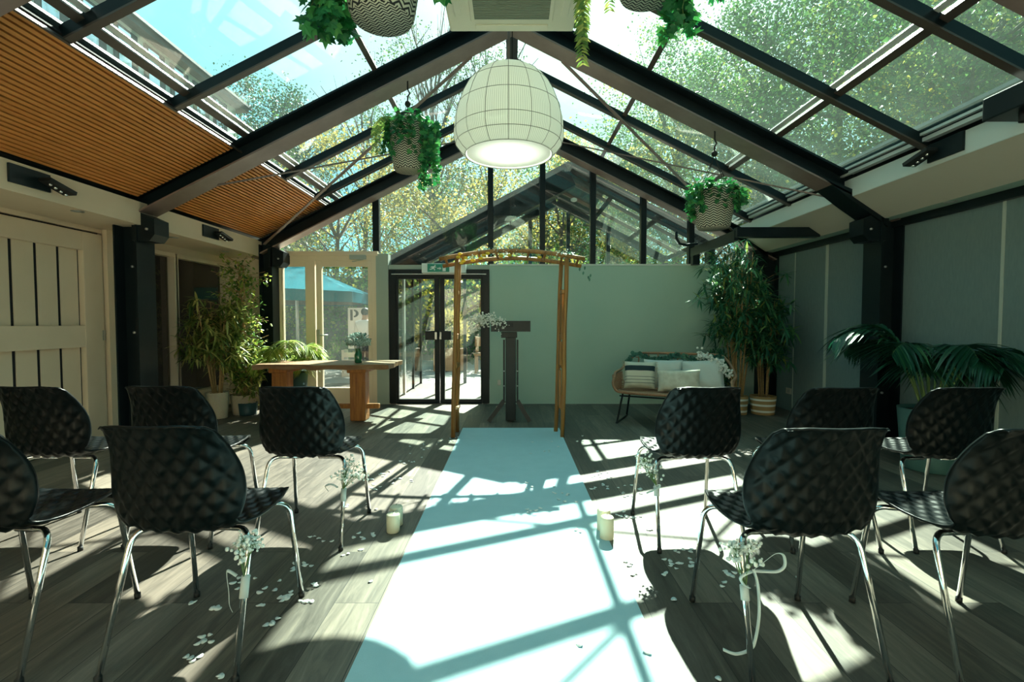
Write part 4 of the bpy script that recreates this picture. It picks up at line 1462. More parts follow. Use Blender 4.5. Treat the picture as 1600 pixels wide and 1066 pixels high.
bamboo_plant('potted_bamboo', p.x + .02, p.y + .14, 'shorter bamboo in a banded basket in the right corner', 'plant', 1.52, .40, .38, 9, 1200, LM['bamboo'], M['bandpot'], .16, .24, ll=(.10, .19), z0=.66)
p = fl(1150, 650)
bamboo_plant('potted_bamboo', p.x - .02, p.y + .46, 'low leafy plant in a dark pot at the foot of the tall bamboo', 'plant', .78, .26, .2, 8, 700, LM['bamboo'], M['darkpot'], .09, .16, ll=(.1, .18), z0=.2, dense_low=True)

# climbing ficus on a pole
root = thing('ficus_tree', (-3.52, 6.35, 0), 'tall slim ficus tree with small leaves between side window and garden doors', 'plant')
pot(root, 0, 0, .13, .16, .26, M['wovenpot'])
for s in range(3):
    pts = []
    for k in range(15):
        t = k / 14
        pts.append((.035 * math.cos(t * 14 + s * 2.1), .035 * math.sin(t * 14 + s * 2.1), .2 + t * 1.75))
    MB().tube(pts, [.016 - .0006 * k for k in range(15)], 7).build('trunk', M['stem'], root, local=True)
m, br = MB(), MB()
for _ in range(170):
    z = rnd(.45, 2.05) if random.random() < .8 else rnd(.3, .8)
    a = rnd(0, 6.28)
    ra_ = rnd(.12, .42) * (1 - .35 * abs(z - 1.4))
    p = Vector((0, 0, z - .05))
    e = Vector((math.cos(a) * ra_, math.sin(a) * ra_, z + rnd(-.02, .15)))
    br.tube([p, e], .003, 4, cap=False)
    for q in range(11):
        t = rnd(.3, 1)
        m.flat(p.lerp(e, t) + Vector((rnd(-.05, .05), rnd(-.05, .05), rnd(-.07, .05))), (rnd(-1, 1), rnd(-1, 1), rnd(-1, .1)), (rnd(-.5, .5), rnd(-.5, .5), 1), OVAL, rnd(.04, .07))
br.build('twigs', M['stem'], root, local=True)
m.build('foliage', LM['ficus'], root, local=True)

# palms
def palm(name, x, y, label, pr, ph, potm, fronds, lm, H, spread, lw, nl=18, bias=None):
    root = thing(name, (x, y, 0), label, 'plant')
    pot(root, x, y, pr * .8, pr, ph, potm)
    for k in range(fronds):
        a = 2 * math.pi * (k + rnd(-.3, .3)) / fronds
        sp_ = spread * rnd(.65, 1.05)
        hh = H * rnd(.75, 1.05)
        if bias: hh *= bias(a)
        b0 = Vector((math.cos(a) * .05, math.sin(a) * .05, ph - .05))
        ex = math.cos(a) * sp_
        if x + ex > XR - .1: ex = XR - .1 - x
        if x + ex < XL + .1: ex = XL + .1 - x
        ey = math.sin(a) * sp_
        if y + ey > YB - .1: ey = YB - .1 - y
        top = Vector((ex * .45, ey * .45, hh))
        tip = Vector((ex, ey, hh - .30 * sp_))
        pts = []
        for i in range(15):
            t = i / 14
            pts.append((1 - t) ** 2 * b0 + 2 * t * (1 - t) * (top + Vector((0, 0, .15))) + t * t * tip)
        fr_ = MB().tube(pts, [.009 - .0005 * i for i in range(15)], 5).build('frond', M['gstem'], root, local=True)
        m = MB()
        for i in range(nl):
            t = .38 + .62 * i / (nl - 1)
            q = t * 14
            i0 = min(13, int(q))
            c_ = pts[i0].lerp(pts[i0 + 1], q - i0)
            tg = (pts[i0 + 1] - pts[i0]).normalized()
            sd = tg.cross(Vector((0, 0, 1))).normalized()
            L_ = lw * math.sin(math.pi * (.25 + .72 * (t - .38) / .62)) + .06
            for s in (-1, 1):
                d = (sd * s * .8 + tg * .75 + Vector((0, 0, rnd(-.15, .1)))).normalized()
                m.leaf(c_, d, (0, 0, 1), L_ * rnd(.85, 1.1), .022 if lw < .28 else .032, .5, 4, .4)
        m.v = [clampv(v_, x, y) for v_ in m.v]
        m.build('leaflets', lm, fr_, local=True)
    return root
palm('potted_palm', 3.42, 3.95, 'dark arching palm in a teal pot before the grey right wall', .22, .50, M['tealpot'], 13, LM['palm'], 1.24, .66, .36, 22)
palm('potted_palm', -3.02, 6.62, 'bright yellow-green palm in a dark pot behind the oak table', .22, .52, M['darkpot'], 16, LM['areca'], .98, .50, .24, 18)
p = fl(385, 648)
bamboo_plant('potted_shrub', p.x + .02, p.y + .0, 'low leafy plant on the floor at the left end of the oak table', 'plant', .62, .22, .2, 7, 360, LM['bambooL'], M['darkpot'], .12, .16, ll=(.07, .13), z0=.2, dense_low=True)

# ---- hanging planters
def hanging(px, Y, ztop, zbot, r, label, hookz, vines, trail, lean=0, extra=(), vl=(.25, .6), ls=1.0):
    x = X(px, Y)
    root = thing('hanging_planter', (x, Y, hookz), label, 'hanging planter', 'zigzag hanging baskets')
    h = ztop - zbot
    b_ = MB().lathe([(.001, 0), (r * .74, 0), (r * .80, .02), (r * .95, h * .55), (r, h), (r - .015, h), (r - .02, h - .05), (.001, h - .05)], (0, 0, 0), 28).build('basket', M['zig'], root, local=True)
    b_.location = (0, 0, zbot - hookz)
    bb = MB().lathe([(.001, -.004), (r * .735, -.004), (r * .74, .0)], (0, 0, 0), 28).build('basket_bottom', M['zigflat'], b_, local=True)
    MB().tube([(x, Y, hookz + .0), (x, Y, hookz - .08), (x + .02, Y, hookz - .12), (x, Y, hookz - .15), (x, Y, hookz - .2)], .008, 6).ball((x, Y, hookz - .22), .03, 8, 6).build('hook', M['rope'], root)
    for k in range(4):
        a = k * math.pi / 2 + .4
        MB().tube([(x, Y, hookz - .2), (x + math.cos(a) * .03, Y + math.sin(a) * .03, hookz - .30), (x + math.cos(a) * r * .98, Y + math.sin(a) * r * .98, ztop - .01)], .004, 5).build('cord', M['rope'], root)
    m, st = MB(), MB()
    C = Vector((x, Y, ztop))
    for k in range(150):
        a = rnd(0, 6.28)
        rr = r * rnd(.3, 1.15)
        p = C + Vector((math.cos(a) * rr, math.sin(a) * rr, rnd(-.03, .09)))
        m.flat(p, (math.cos(a), math.sin(a), rnd(-.6, .5)), (0, 0, 1), IVY, rnd(.04, .065))
    for k in range(vines):
        a = rnd(0, 6.28)
        ln = rnd(*vl)
        b0 = C + Vector((math.cos(a) * r * .6, math.sin(a) * r * .6, .02))
        e0 = C + Vector((math.cos(a) * r * 1.15, math.sin(a) * r * 1.15, .01))
        pts = [b0, e0]
        q = e0.copy()
        for i in range(int(ln / .045)):
            q = q + Vector((rnd(-.014, .014) + lean * .01, rnd(-.014, .014), -.045))
            pts.append(q.copy())
        st.tube(pts, .0022, 4, cap=False)
        for i, q in enumerate(pts[1:]):
            for _ in range(2):
                d = Vector((rnd(-1, 1), rnd(-1, 1), rnd(-1.2, .1)))
                m.flat(q + Vector((rnd(-.02, .02), rnd(-.02, .02), 0)), d, (q - C) + Vector((0, 0, .3)), IVY, rnd(.035, .06))
    for (a, out_, ln, nn) in extra:
        for _ in range(nn):
            a2 = a + rnd(-.25, .25)
            o2 = out_ * rnd(.8, 1.2)
            b0 = C + Vector((math.cos(a2) * r * .6, math.sin(a2) * r * .6, .02))
            pts = [b0, C + Vector((math.cos(a2) * o2 * .7, math.sin(a2) * o2 * .7, .05)), C + Vector((math.cos(a2) * o2, math.sin(a2) * o2, .0))]
            q = pts[-1].copy()
            for i in range(int(ln * rnd(.7, 1.1) / .04)):
                q = q + Vector((rnd(-.014, .014), rnd(-.014, .014), -.04))
                pts.append(q.copy())
            st.tube(pts, .0025, 4, cap=False)
            for q in pts[1:]:
                for _k in range(3):
                    m.flat(q + Vector((rnd(-.03, .03), rnd(-.03, .03), 0)), (rnd(-1, 1), rnd(-1, 1), rnd(-1.2, .1)), (0, -1, .3), IVY, rnd(.035, .06) * ls)
    st.build('vine_stems', M['gstem'], root)
    m.build('ivy_leaves', LM['ivy'], root)
    m2 = MB()
    for (a, ln) in trail:
        q = C + Vector((math.cos(a) * r * 1.05, math.sin(a) * r * 1.05, .03))
        dz = .0
        for i in range(int(ln / .016)):
            out_ = max(0, 1 - i / 16)
            q = q + Vector((math.cos(a) * .016 * out_ + rnd(-.002, .002), math.sin(a) * .016 * out_ + rnd(-.002, .002), -.016 * (1 - out_ * .9)))
            for s in (-1, 1):
                m2.leaf(q, (s * rnd(.6, 1), rnd(-.6, .6), -.5), (0, -1, .2), .040, .013, .2, 2)
    if trail: m2.build('trailing_fronds', LM['hang'], root)
    return root
def PZ(py, Y): return atY(800, py, Y).z
Yh = FR1 - .02
hanging(640, Yh, PZ(196, Yh), PZ(267, Yh), .175, 'zigzag basket of ivy hanging left of the pendant lamp', zr(X(640, Yh)) - .005, 30, [(3.0, .28), (3.3, .35), (2.7, .3), (3.6, .45), (3.1, .2), (3.9, .5)], vl=(.12, .35), extra=[(0, .24, .5, 5), (-.5, .22, .45, 4), (.4, .22, .3, 3), (-.1, .2, .68, 2)])
hanging(1112, Yh, PZ(300, Yh), PZ(357, Yh), .195, 'zigzag basket of ivy hanging at the right above the sofa', zr(X(1112, Yh)) - .005, 18, [(-.4, .15), (0, .22), (.3, .2)], vl=(.08, .22), extra=[(3.1, .25, .28, 4), (-2.6, .24, .24, 3), (0, .26, .14, 4), (-.5, .26, .2, 2)])
Yh = FR0 + .08
hanging(602, Yh, PZ(-84, Yh), PZ(30, Yh), .20, 'large zigzag basket cut by the top edge, ivy trailing down its left', zr(X(598, Yh)) - .005, 8, [], vl=(.1, .25), ls=1.25, extra=[(3.1, .27, .46, 6), (3.6, .31, .50, 4), (2.6, .30, .36, 3), (3.2, .36, .15, 2), (0, .34, .26, 3)])
hanging(1008, Yh, PZ(-90, Yh), PZ(-10, Yh), .19, 'basket cut by the top edge with long trailing fronds, right of the air conditioner', zr(X(1012, Yh)) - .005, 12, [(2.9, .58), (3.3, .42), (3.0, .3), (2.6, .5), (2.0, .3), (-.5, .5), (-.9, .35), (4.4, .3), (3.1, .74), (3.2, .70), (3.35, .66), (3.5, .5), (3.0, .62), (3.7, .4)], vl=(.1, .22), ls=1.2, extra=[(0, .15, .50, 5), (.1, .36, .26, 5)])

# ---- ceiling cassette air conditioner
ac = thing('air_conditioner', (0, 3.35, 3.50), 'beige ceiling cassette air conditioner under the roof ridge', 'air conditioner')
zb = atY(800, 50, 3.84).z
xa, xb = X(706, 3.84), X(893, 3.84)
MB().bbox(xa, xb, 2.90, 3.84, zb, zb + .06, .012).build('body', M['acbody'], ac)
MB().bbox(xa + .07, xb + .03, 2.96, 3.90, zb + .06, zb + .24, .01).build('housing', M['black'], ac)
g_ = MB().bbox(xa + .17, xb - .17, 3.05, 3.69, zb - .012, zb, .005).build('grille_frame', M['acbody'], ac)
m = MB()
for k in range(30):
    yy = 3.09 + .56 * k / 29
    m.box(xa + .20, xb - .20, yy - .006, yy + .006, zb - .018, zb - .012)
m.build('grille', M['acgrille'], g_)
for (a0, a1, b0, b1) in ((xa + .2, xb - .2, 3.74, 3.79), (xa + .2, xb - .2, 2.94, 2.99), (xa + .06, xa + .11, 3.1, 3.64), (xb - .11, xb - .06, 3.1, 3.64)):
    MB().bbox(a0, a1, b0, b1, zb - .010, zb - .0, .004).build('air_flap', M['acbody'], ac)
# suspension rods
for xx in (xa + .15, xb - .15):
    for yy in (3.0, 3.74):
        MB().tube([(xx, yy, zb + .2), (xx, yy, zr(xx) + .14)], .006, 6).build('rod', M['black'], ac)

# ---- big pendant lamp
YLp = 4.25
lamp = thing('pendant_lamp', (X(795, YLp), YLp, 4.1), 'large bell-shaped white ribbed fabric pendant lamp', 'lamp')
lxp = X(795, YLp)
zl = lambda py: PZ(py, YLp)
zrim = zl(243)
prof = [(.372, zrim), (.41, zrim + .03), (.452, zrim + .085), (.468, zrim + .14), (.468, zrim + .19), (.463, zrim + .29), (.436, zrim + .39), (.398, zrim + .49), (.352, zrim + .575), (.30, zrim + .64), (.24, zrim + .685), (.175, zrim + .712)]
sp_prof = []
for i in range(len(prof) - 1):
    for q in range(3):
        t = q / 3
        sp_prof.append((prof[i][0] * (1 - t) + prof[i + 1][0] * t, prof[i][1] * (1 - t) + prof[i + 1][1] * t))
sp_prof.append(prof[-1])
fm = bpy.data.materials.new('pleated_shade')
fm.use_nodes = True
t = fm.node_tree
t.nodes.clear()
out = nd(t, 'ShaderNodeOutputMaterial')
df = nd(t, 'ShaderNodeBsdfDiffuse')
tr = nd(t, 'ShaderNodeBsdfTranslucent')
tc = nd(t, 'ShaderNodeTexCoord')
sp = nd(t, 'ShaderNodeSeparateXYZ')
at = nd(t, 'ShaderNodeMath', op='ARCTAN2')
t.links.new(tc.outputs['Object'], sp.inputs[0])
t.links.new(sp.outputs[1], at.inputs[0])
t.links.new(sp.outputs[0], at.inputs[1])
mu = nd(t, 'ShaderNodeMath', op='MULTIPLY', n1=170 / 6.283)
t.links.new(at.outputs[0], mu.inputs[0])
fr = nd(t, 'ShaderNodeMath', op='FRACT')
t.links.new(mu.outputs[0], fr.inputs[0])
rp = ramp(t, [(0, (.50, .52, .46)), (.35, (.78, .80, .72)), (.8, (.80, .82, .74)), (1, (.50, .52, .46))])
t.links.new(fr.outputs[0], rp.inputs[0])
t.links.new(rp.outputs[0], df.inputs['Color'])
t.links.new(rp.outputs[0], tr.inputs['Color'])
ms = nd(t, 'ShaderNodeMixShader', n0=.42)
t.links.new(df.outputs[0], ms.inputs[1])
t.links.new(tr.outputs[0], ms.inputs[2])
t.links.new(ms.outputs[0], out.inputs['Surface'])
zoff = 4.1
sh = MB().lathe([(r_, z_ - zoff) for r_, z_ in sp_prof], (0, 0, 0), 72).build('lamp_shade', fm, lamp, local=True)
sm_ = sh.modifiers.new('thick', 'SOLIDIFY')
sm_.thickness = .004
ribm = mat('shade_wire', (.14, .15, .12), .6)
m = MB()
for k in range(16):
    a = 2 * math.pi * k / 16
    pts = [((r_ + .003) * math.cos(a), (r_ + .003) * math.sin(a), z_ - zoff) for r_, z_ in prof]
    m.tube(pts, .0022, 4, cap=False)
for (r_, z_) in (prof[0], prof[2], prof[4], prof[6], prof[8]):
    m.tube([((r_ + .003) * math.cos(2 * math.pi * k / 60), (r_ + .003) * math.sin(2 * math.pi * k / 60), z_ - zoff) for k in range(61)], .0022, 4, cap=False)
m.build('wire_frame', ribm, lamp, local=True)
MB().lathe([(.001, prof[-1][1] - zoff), (.17, prof[-1][1] - zoff), (.15, prof[-1][1] - zoff + .02), (.001, prof[-1][1] - zoff + .025)], (0, 0, 0), 32).build('top_cap', M['endwall'], lamp, local=True)
dif = MB().lathe([(.001, zrim - zoff + .012), (.36, zrim - zoff + .012)], (0, 0, 0), 48)
dm = mat('diffuser_cloth', (.86, .86, .82), .8, transl=.6)
do = dif.build('diffuser', dm, lamp, local=True)
sm_ = do.modifiers.new('thick', 'SOLIDIFY'); sm_.thickness = .003
bl_d = bpy.data.lights.new('diffuser_fill', 'POINT')  # point light added inside the shade to brighten the diffuser
bl_d.energy = 18
bl_d.color = (.93, 1, .95)
bl_d.shadow_soft_size = .06
bl_o = bpy.data.objects.new('diffuser_fill', bl_d)
COL.objects.link(bl_o)
bl_o.parent = lamp
bl_o.location = (0, 0, zrim - zoff + .30)
MB().tube([(0, 0, prof[-1][1] - zoff), (0, 0, .02)], .012, 8).build('stem', M['bronze_lit'], lamp, local=True)
MB().tube([(.03, 0, prof[-1][1] - zoff), (.03, 0, .02)], .004, 6).build('cable', M['rope'], lamp, local=True)
MB().lathe([(.001, -.05), (.06, -.05), (.06, .02), (.001, .02)], (0, 0, 0), 20).build('ceiling_rose', M['black'], lamp, local=True)

# ---- emergency spots on plates
def spot(xf, ya, yb, z0, z1, side, label, dirn):
    o = thing('wall_spotlight', (xf, (ya + yb) / 2, (z0 + z1) / 2), label, 'spotlight', 'black spotlights on plates')
    s = side
    MB().bbox(xf, xf + s * .02, ya, yb, z0, z1, .003).build('mounting_plate', M['black'], o)
    yc = yb if dirn > 0 else ya
    h = MB()
    hx = xf + s * .06
    zc = z0 + (z1 - z0) * .35
    h.tube([(xf + s * .02, yc - dirn * .10, zc + .03), (hx, yc - dirn * .06, zc + .02), (hx, yc - dirn * .02, zc)], .008, 6)
    ar = h.build('lamp_arm', M['rubber'], o)
    MB().bar((hx, yc - dirn * .10, zc + .03), (hx + s * .02, yc + dirn * .10, zc - .03), .11, .028).build('lamp_head', M['rubber'], o)
    hd = MB()
    for k in range(4):
        t = k / 3
        hd.ball((hx + s * .01, yc - dirn * .06 + dirn * .13 * t, zc + .003 - .045 * t), .014, 8, 5)
    hd.build('lens', M['chrome'], o)
spot(FL_X, 3.49, 3.80, 2.20, 2.335, 1, 'black spotlight plate on the cream fascia above the barn door', 1)
spot(FL_X, 5.66, 5.96, 2.20, 2.335, 1, 'black spotlight plate on the cream fascia above the side windows', 1)
spot(FR_X, 3.55, 3.85, 2.44, 2.58, -1, 'black spotlight plate on the pale fascia of the right side', 1)
o = thing('wall_speaker', (FR_X - .1, 3.15, 2.5), 'black box fixture cut by the right edge under the eaves', 'speaker')
MB().bbox(FR_X - .24, FR_X, 2.85, 3.18, atY(1540, 188, 3.15).z, atY(1540, 152, 3.15).z, .008).build('housing', M['black'], o)
MB().tube([(FR_X - .12, 3.02, 2.43), (FR_X - .12, 3.02, 2.50)], .035, 14).build('lens', M['rubber'], o)

# ---- recessed downlights
def downlight(x, y, z, label):
    o = thing('downlight', (x, y, z), label, 'downlight', 'small recessed downlights')
    MB().lathe([(.028, -.004), (.045, -.004), (.047, .0), (.028, .0)], (x, y, z), 24).build('bezel', M['brush'], o)
    MB().lathe([(.001, -.001), (.028, -.001)], (x, y, z), 20).build('bulb', M['exitwhite'], o)
def on_soffit(px, py, z): 
    d = ray(px, py); return Vector((0, 0, CAM_H)) + d * ((z - CAM_H) / d.z)
for px, py, z, lb in ((125, 330, FL_B, 'downlight in the cream soffit above the barn door'), (272, 371, FL_B, 'downlight in the cream soffit just beyond the black post'),
                      (352, 393, FL_B, 'downlight in the cream soffit near the ficus'), (1469, 315, 2.20, 'downlight in the soffit above the grey wall panels, nearer one'), (1338, 356, 2.20, 'downlight in the soffit beyond the right black post')):
    p = on_soffit(px, py, z)
    if p.x < 0: p.x = max(XL + .06, min(FL_X - .09, p.x))
    else: p.x = max(3.63, min(XR - .06, p.x))
    downlight(p.x, p.y, z - .001, lb)

# ---- sockets
for px, py, wall, lb in ((780, 598, 'b', 'small wall socket low on the end wall beside the black doors'), (1233, 611, 'b', 'white wall socket in the right corner behind the bamboo')):
    Ys = YB if px < 1000 else 6.45
    if px < 1000:
        p = atY(px, py, YB)
        o = thing('wall_socket', p, lb, 'socket')
        MB().bbox(p.x - .025, p.x + .025, p.y - .012, p.y, p.z - .04, p.z + .04, .003).build('plate', M['socket'], o)
        MB().bbox(p.x - .012, p.x + .012, p.y - .014, p.y - .010, p.z - .02, p.z + .02, .002).build('insert', M['brush'], o)
    else:
        p = atX(px, py, XR)
        o = thing('wall_socket', p, lb, 'socket')
        MB().bbox(p.x - .012, p.x, p.y - .06, p.y + .06, p.z - .04, p.z + .04, .003).build('plate', M['socket'], o)
        MB().bbox(p.x - .014, p.x - .010, p.y - .03, p.y + .03, p.z - .02, p.z + .02, .002).build('insert', M['brush'], o)

# ---- exit sign
ex = thing('exit_sign', (X(687), YB - .06, Z(420)), 'green and white emergency exit sign with running figure above the black doors', 'sign')
Ye = YB - .12
def EX(px): return X(px, Ye)
def EZ(py): return atY(800, py, Ye).z
MB().bbox(EX(659.5), EX(728), Ye, YB, EZ(426.5), EZ(411.5), .004).build('housing', M['exitwhite'], ex)
pn = MB().bbox(EX(668.5), EX(702.5), Ye - .006, Ye, EZ(425), EZ(412.5), .002).build('green_panel', M['exitgreen'], ex)
m = MB()
y0, y1 = Ye - .009, Ye - .006
def pol(pts):
    m.prism([(EX(a), EZ(b)) for a, b in pts][::-1], 'y', y0, y1)
m.box(EX(692.2), EX(697), y0, y1, EZ(424), EZ(413.8))
pol([(679.5, 414.2), (681.2, 414.0), (681.4, 415.6), (679.8, 415.8)])
pol([(676.0, 416.5), (680.0, 415.8), (680.6, 417.0), (678.6, 420.2), (675.4, 419.2)])
pol([(678.0, 419.2), (680.8, 420.6), (680.0, 423.2), (679.0, 423.0), (679.4, 421.2), (677.0, 420.4)])
pol([(676.4, 418.8), (677.6, 420.2), (674.2, 421.6), (671.8, 421.2), (672.0, 420.3), (674.0, 420.4)])
pol([(676.4, 416.4), (675.0, 416.4), (673.2, 418.0), (674.0, 418.8), (675.4, 417.6)])
pol([(680.4, 416.2), (682.6, 417.8), (682.0, 418.6), (679.8, 417.2)])
pol([(684.0, 418.8), (687.4, 418.8), (687.4, 417.4), (690.4, 419.6), (687.4, 421.8), (687.4, 420.4), (684.0, 420.4)])
m.build('running_figure_symbol', M['exitwhite'], pn)

# ---- paper petals
pm = MB()
vv = [(0, 0, .0035)] + [(.0145 * math.cos(a) * (1 + .12 * math.sin(a)), .012 * math.sin(a), .0015 + .002 * math.cos(2 * a)) for a in [2 * math.pi * k / 14 for k in range(14)]]
pm.add(vv, [(0, k + 1, (k + 1) % 14 + 1) for k in range(14)], True)
pet0 = pm.build('paper_petal', M['petal'])
ps = pet0.modifiers.new('t', 'SOLIDIFY'); ps.thickness = .0008
CL = [(690, 688, 8, 26, 8), (650, 706, 6, 22, 8), (638, 722, 6, 16, 6), (592, 745, 8, 20, 8), (632, 752, 6, 14, 8), (585, 762, 12, 14, 8), (560, 790, 5, 34, 10), (568, 838, 7, 20, 8),
      (505, 845, 5, 24, 7), (540, 868, 3, 14, 8), (470, 884, 8, 16, 6), (440, 925, 6, 22, 10), (443, 933, 9, 9, 5), (474, 940, 6, 9, 5), (424, 976, 4, 9, 7), (378, 912, 6, 16, 8), (490, 917, 3, 8, 3),
      (340, 952, 5, 14, 6), (318, 1006, 7, 16, 12), (300, 1030, 4, 8, 6), (302, 944, 3, 6, 4), (579, 910, 1, 1, 1), (410, 945, 3, 6, 8), (345, 1058, 2, 6, 3),
      (900, 688, 5, 28, 6), (850, 706, 6, 34, 10), (935, 745, 9, 26, 7), (975, 762, 16, 45, 6), (985, 775, 7, 28, 6), (870, 776, 9, 34, 14), (965, 807, 4, 16, 5), (985, 808, 6, 14, 4), (835, 800, 5, 16, 6),
      (1010, 830, 2, 10, 4), (1055, 880, 9, 22, 6), (1082, 886, 4, 10, 4), (1138, 896, 6, 14, 5), (1060, 864, 3, 14, 4), (984, 880, 3, 6, 6), (1040, 898, 2, 5, 5), (1053, 938, 1, 1, 1), (1130, 914, 3, 12, 4),
      (990, 897, 2, 5, 3), (906, 1012, 2, 3, 2), (1012, 1024, 2, 4, 2), (1122, 1060, 1, 2, 2), (1247, 903, 2, 5, 3), (1075, 860, 3, 16, 6), (900, 832, 2, 8, 4), (820, 765, 3, 12, 8), (1185, 800, 2, 10, 6)]
first = True
cnt = 0
for (px, py, n, sx, sy) in CL:
    for _ in range(n):
        p = fl(px + random.gauss(0, sx * .6), min(1064, py + random.gauss(0, sy * .6)))
        o = pet0 if first else pet0.copy()
        if not first: COL.objects.link(o)
        first = False
        on_r = abs(p.x - cx) < hw
        o.location = (p.x, p.y, .0085 if on_r else .0022)
        o.rotation_euler = (R(rnd(-8, 8)), R(rnd(-8, 8)), rnd(0, 6.28))
        s = rnd(.7, 1.1)
        o.scale = (s, s, 1)
        if on_r: tag(o, 'small white paper petal lying on the white runner', 'petal', 'paper petals on the runner')
        elif p.x < 0: tag(o, 'small white paper petal on the floorboards left of the runner', 'petal', 'paper petals left of the runner')
        else: tag(o, 'small white paper petal on the floorboards right of the runner', 'petal', 'paper petals right of the runner')
        cnt += 1

# ================================================================== OUTSIDE
# ---- neighbouring glass pavilion beyond the end wall
pv = thing('glass_pavilion', (.85, 7.6, 0), 'smaller glass pavilion with dark frame seen through the gable and black doors', 'pavilion')
PX, PZr = .87, 3.60
def pz(x, top=0): return PZr + top - .52 * abs(x - PX)
for (Y, dd, wd) in ((7.42, .38, .16), (9.6, .13, .12)):
    for s, xe in ((-1, -1.86), (1, 3.0)):
        if s > 0 and Y < 8: dd = .17
        a = Vector((PX, Y, pz(PX) - dd / 2))
        e = Vector((xe, Y, pz(xe) - dd / 2))
        rb = MB().bar(a, e, wd, dd * .92, up=(.52 * s, 0, 1)).build('rafter', M['black'], pv)
        MB().box(xe - .05, xe + .05, Y - wd / 2, Y + wd / 2, 0, pz(xe) - dd).build('post', M['black'], pv)
for s, xe in ((-1, -1.86), (1, 3.0)):
    for x_ in (PX + (xe - PX) * .33, PX + (xe - PX) * .66, xe):
        MB().bar((x_, 7.42, pz(x_) - .05), (x_, 9.6, pz(x_) - .05), .05, .06).build('purlin', M['black'], pv)
    for k in range(3):
        ya_, yb_ = 7.42 + .727 * k, 7.42 + .727 * (k + 1)
        MB().bar((PX, (ya_ + yb_) / 2, pz(PX)), (xe, (ya_ + yb_) / 2, pz(xe)), yb_ - ya_ - .01, .006).build('roof_pane', M['roofglass_r'], pv)
        if k: MB().bar((PX, ya_, pz(PX) - .03), (xe, ya_, pz(xe) - .03), .04, .05).build('glazing_bar', M['bronze_lit'], pv)
for px in (828, 887, 949):
    x_ = (px - 800) / F * 9.6
    MB().box(x_ - .035, x_ + .035, 9.56, 9.64, 2.1 if px != 828 else 2.1, pz(x_) - .06).build('mullion', M['black'], pv)
for s in (-1, 1):
    MB().bar((PX, 8.52, pz(PX) + .02), (PX + s * .62, 8.52, pz(PX + s * .62) + .02), 2.16, .04).build('ridge_panel', M['facdark'], pv)
MB().box(-1.86, 3.0, 9.56, 9.64, 2.06, 2.14).build('transom', M['black'], pv)
for x_ in (-.93, -.1, .95, 2.0):
    MB().box(x_ - .03, x_ + .03, 9.57, 9.63, 0, 2.06).build('post', M['black'], pv)
# left side: smoky glass leaves
for k in range(3):
    ya_ = 7.35 + .74 * k
    MB().box(-1.80, -1.79, ya_, ya_ + .68, .03, 2.05).build('side_pane', M['smoky'], pv)
    MB().box(-1.83, -1.77, ya_ + .68, ya_ + .74, 0, 2.1).build('post', M['alu'] if k == 0 else M['black'], pv)
MB().box(-1.9, -1.86, 7.3, 9.6, 0, 2.0).build('side_panel', M['facdark'], pv)
MB().ball((PX + .05, 7.30, 3.02), .05, 14, 8, .6).build('smoke_detector', M['exitwhite'], pv)

# ---- long building on the left
bd = thing('office_building', (-14, 8, 0), 'long pale office building with rows of windows beyond the left roof glass', 'building')
BX = -12.0
MB().box(BX - 8, BX, -8, 21.5, 0, 10.45).build('wall', M['fac'], bd)
MB().box(BX - 8, BX + .35, -8.3, 21.9, 10.45, 10.62).build('roof', M['eave'], bd)
MB().box(BX - 8, BX + .45, -8.3, 22, 10.62, 10.72).build('gutter', M['facdark'], bd)
wi = 0
for row, (z0, z1) in enumerate(((8.6, 10.3), (5.4, 7.1), (2.4, 4.1))):
    for k in range(23):
        ya_ = -7 + k * 1.22
        wf = MB().box(BX, BX + .05, ya_, ya_ + .92, z0, z1).build('window', M['facdark'], bd)
        if wi == 0: pass
        MB().box(BX + .05, BX + .07, ya_ + .14, ya_ + .62, z0 + .1, z1 - .1).build('pane', M['winblue'], wf)
for z in (8.4, 5.2, 2.2):
    MB().box(BX, BX + .12, -8, 21.5, z - .12, z).build('ledge', M['fac'], bd)

# ---- trees
def crown_mesh(name, lm, nleaf, rx, rz, leafs, clumps=34, seed=1, solid=.3):
    rg = random.Random(seed)
    cs = []
    for _ in range(clumps):
        while True:
            p = Vector((rg.uniform(-1, 1), rg.uniform(-1, 1), rg.uniform(-1, 1)))
            if .3 < p.length < 1: break
        cs.append((Vector((p.x * rx, p.y * rx, p.z * rz)), rg.uniform(.5, 1.0)))
    m = MB()
    for _ in range(nleaf):
        c, sc = rg.choice(cs)
        p = c + Vector((rg.gauss(0, .19 * rx * sc), rg.gauss(0, .19 * rx * sc), rg.gauss(0, .14 * rz * sc)))
        d = Vector((rg.uniform(-1, 1), rg.uniform(-1, 1), rg.uniform(-1, .6))).normalized()
        n_ = Vector((rg.uniform(-1, 1), rg.uniform(-1, 1), rg.uniform(0, 1.2)))
        sd = d.cross(n_)
        if sd.length < .05: continue
        sd.normalize()
        L_ = leafs * rg.uniform(.6, 1.3)
        m.add([p, p + d * L_ * .5 + sd * L_ * .33, p + d * L_, p + d * L_ * .5 - sd * L_ * .33], [(0, 1, 2, 3)])
    me = bpy.data.meshes.new(name)
    me.from_pydata(m.v, [], m.f)
    me.materials.append(lm)
    return me
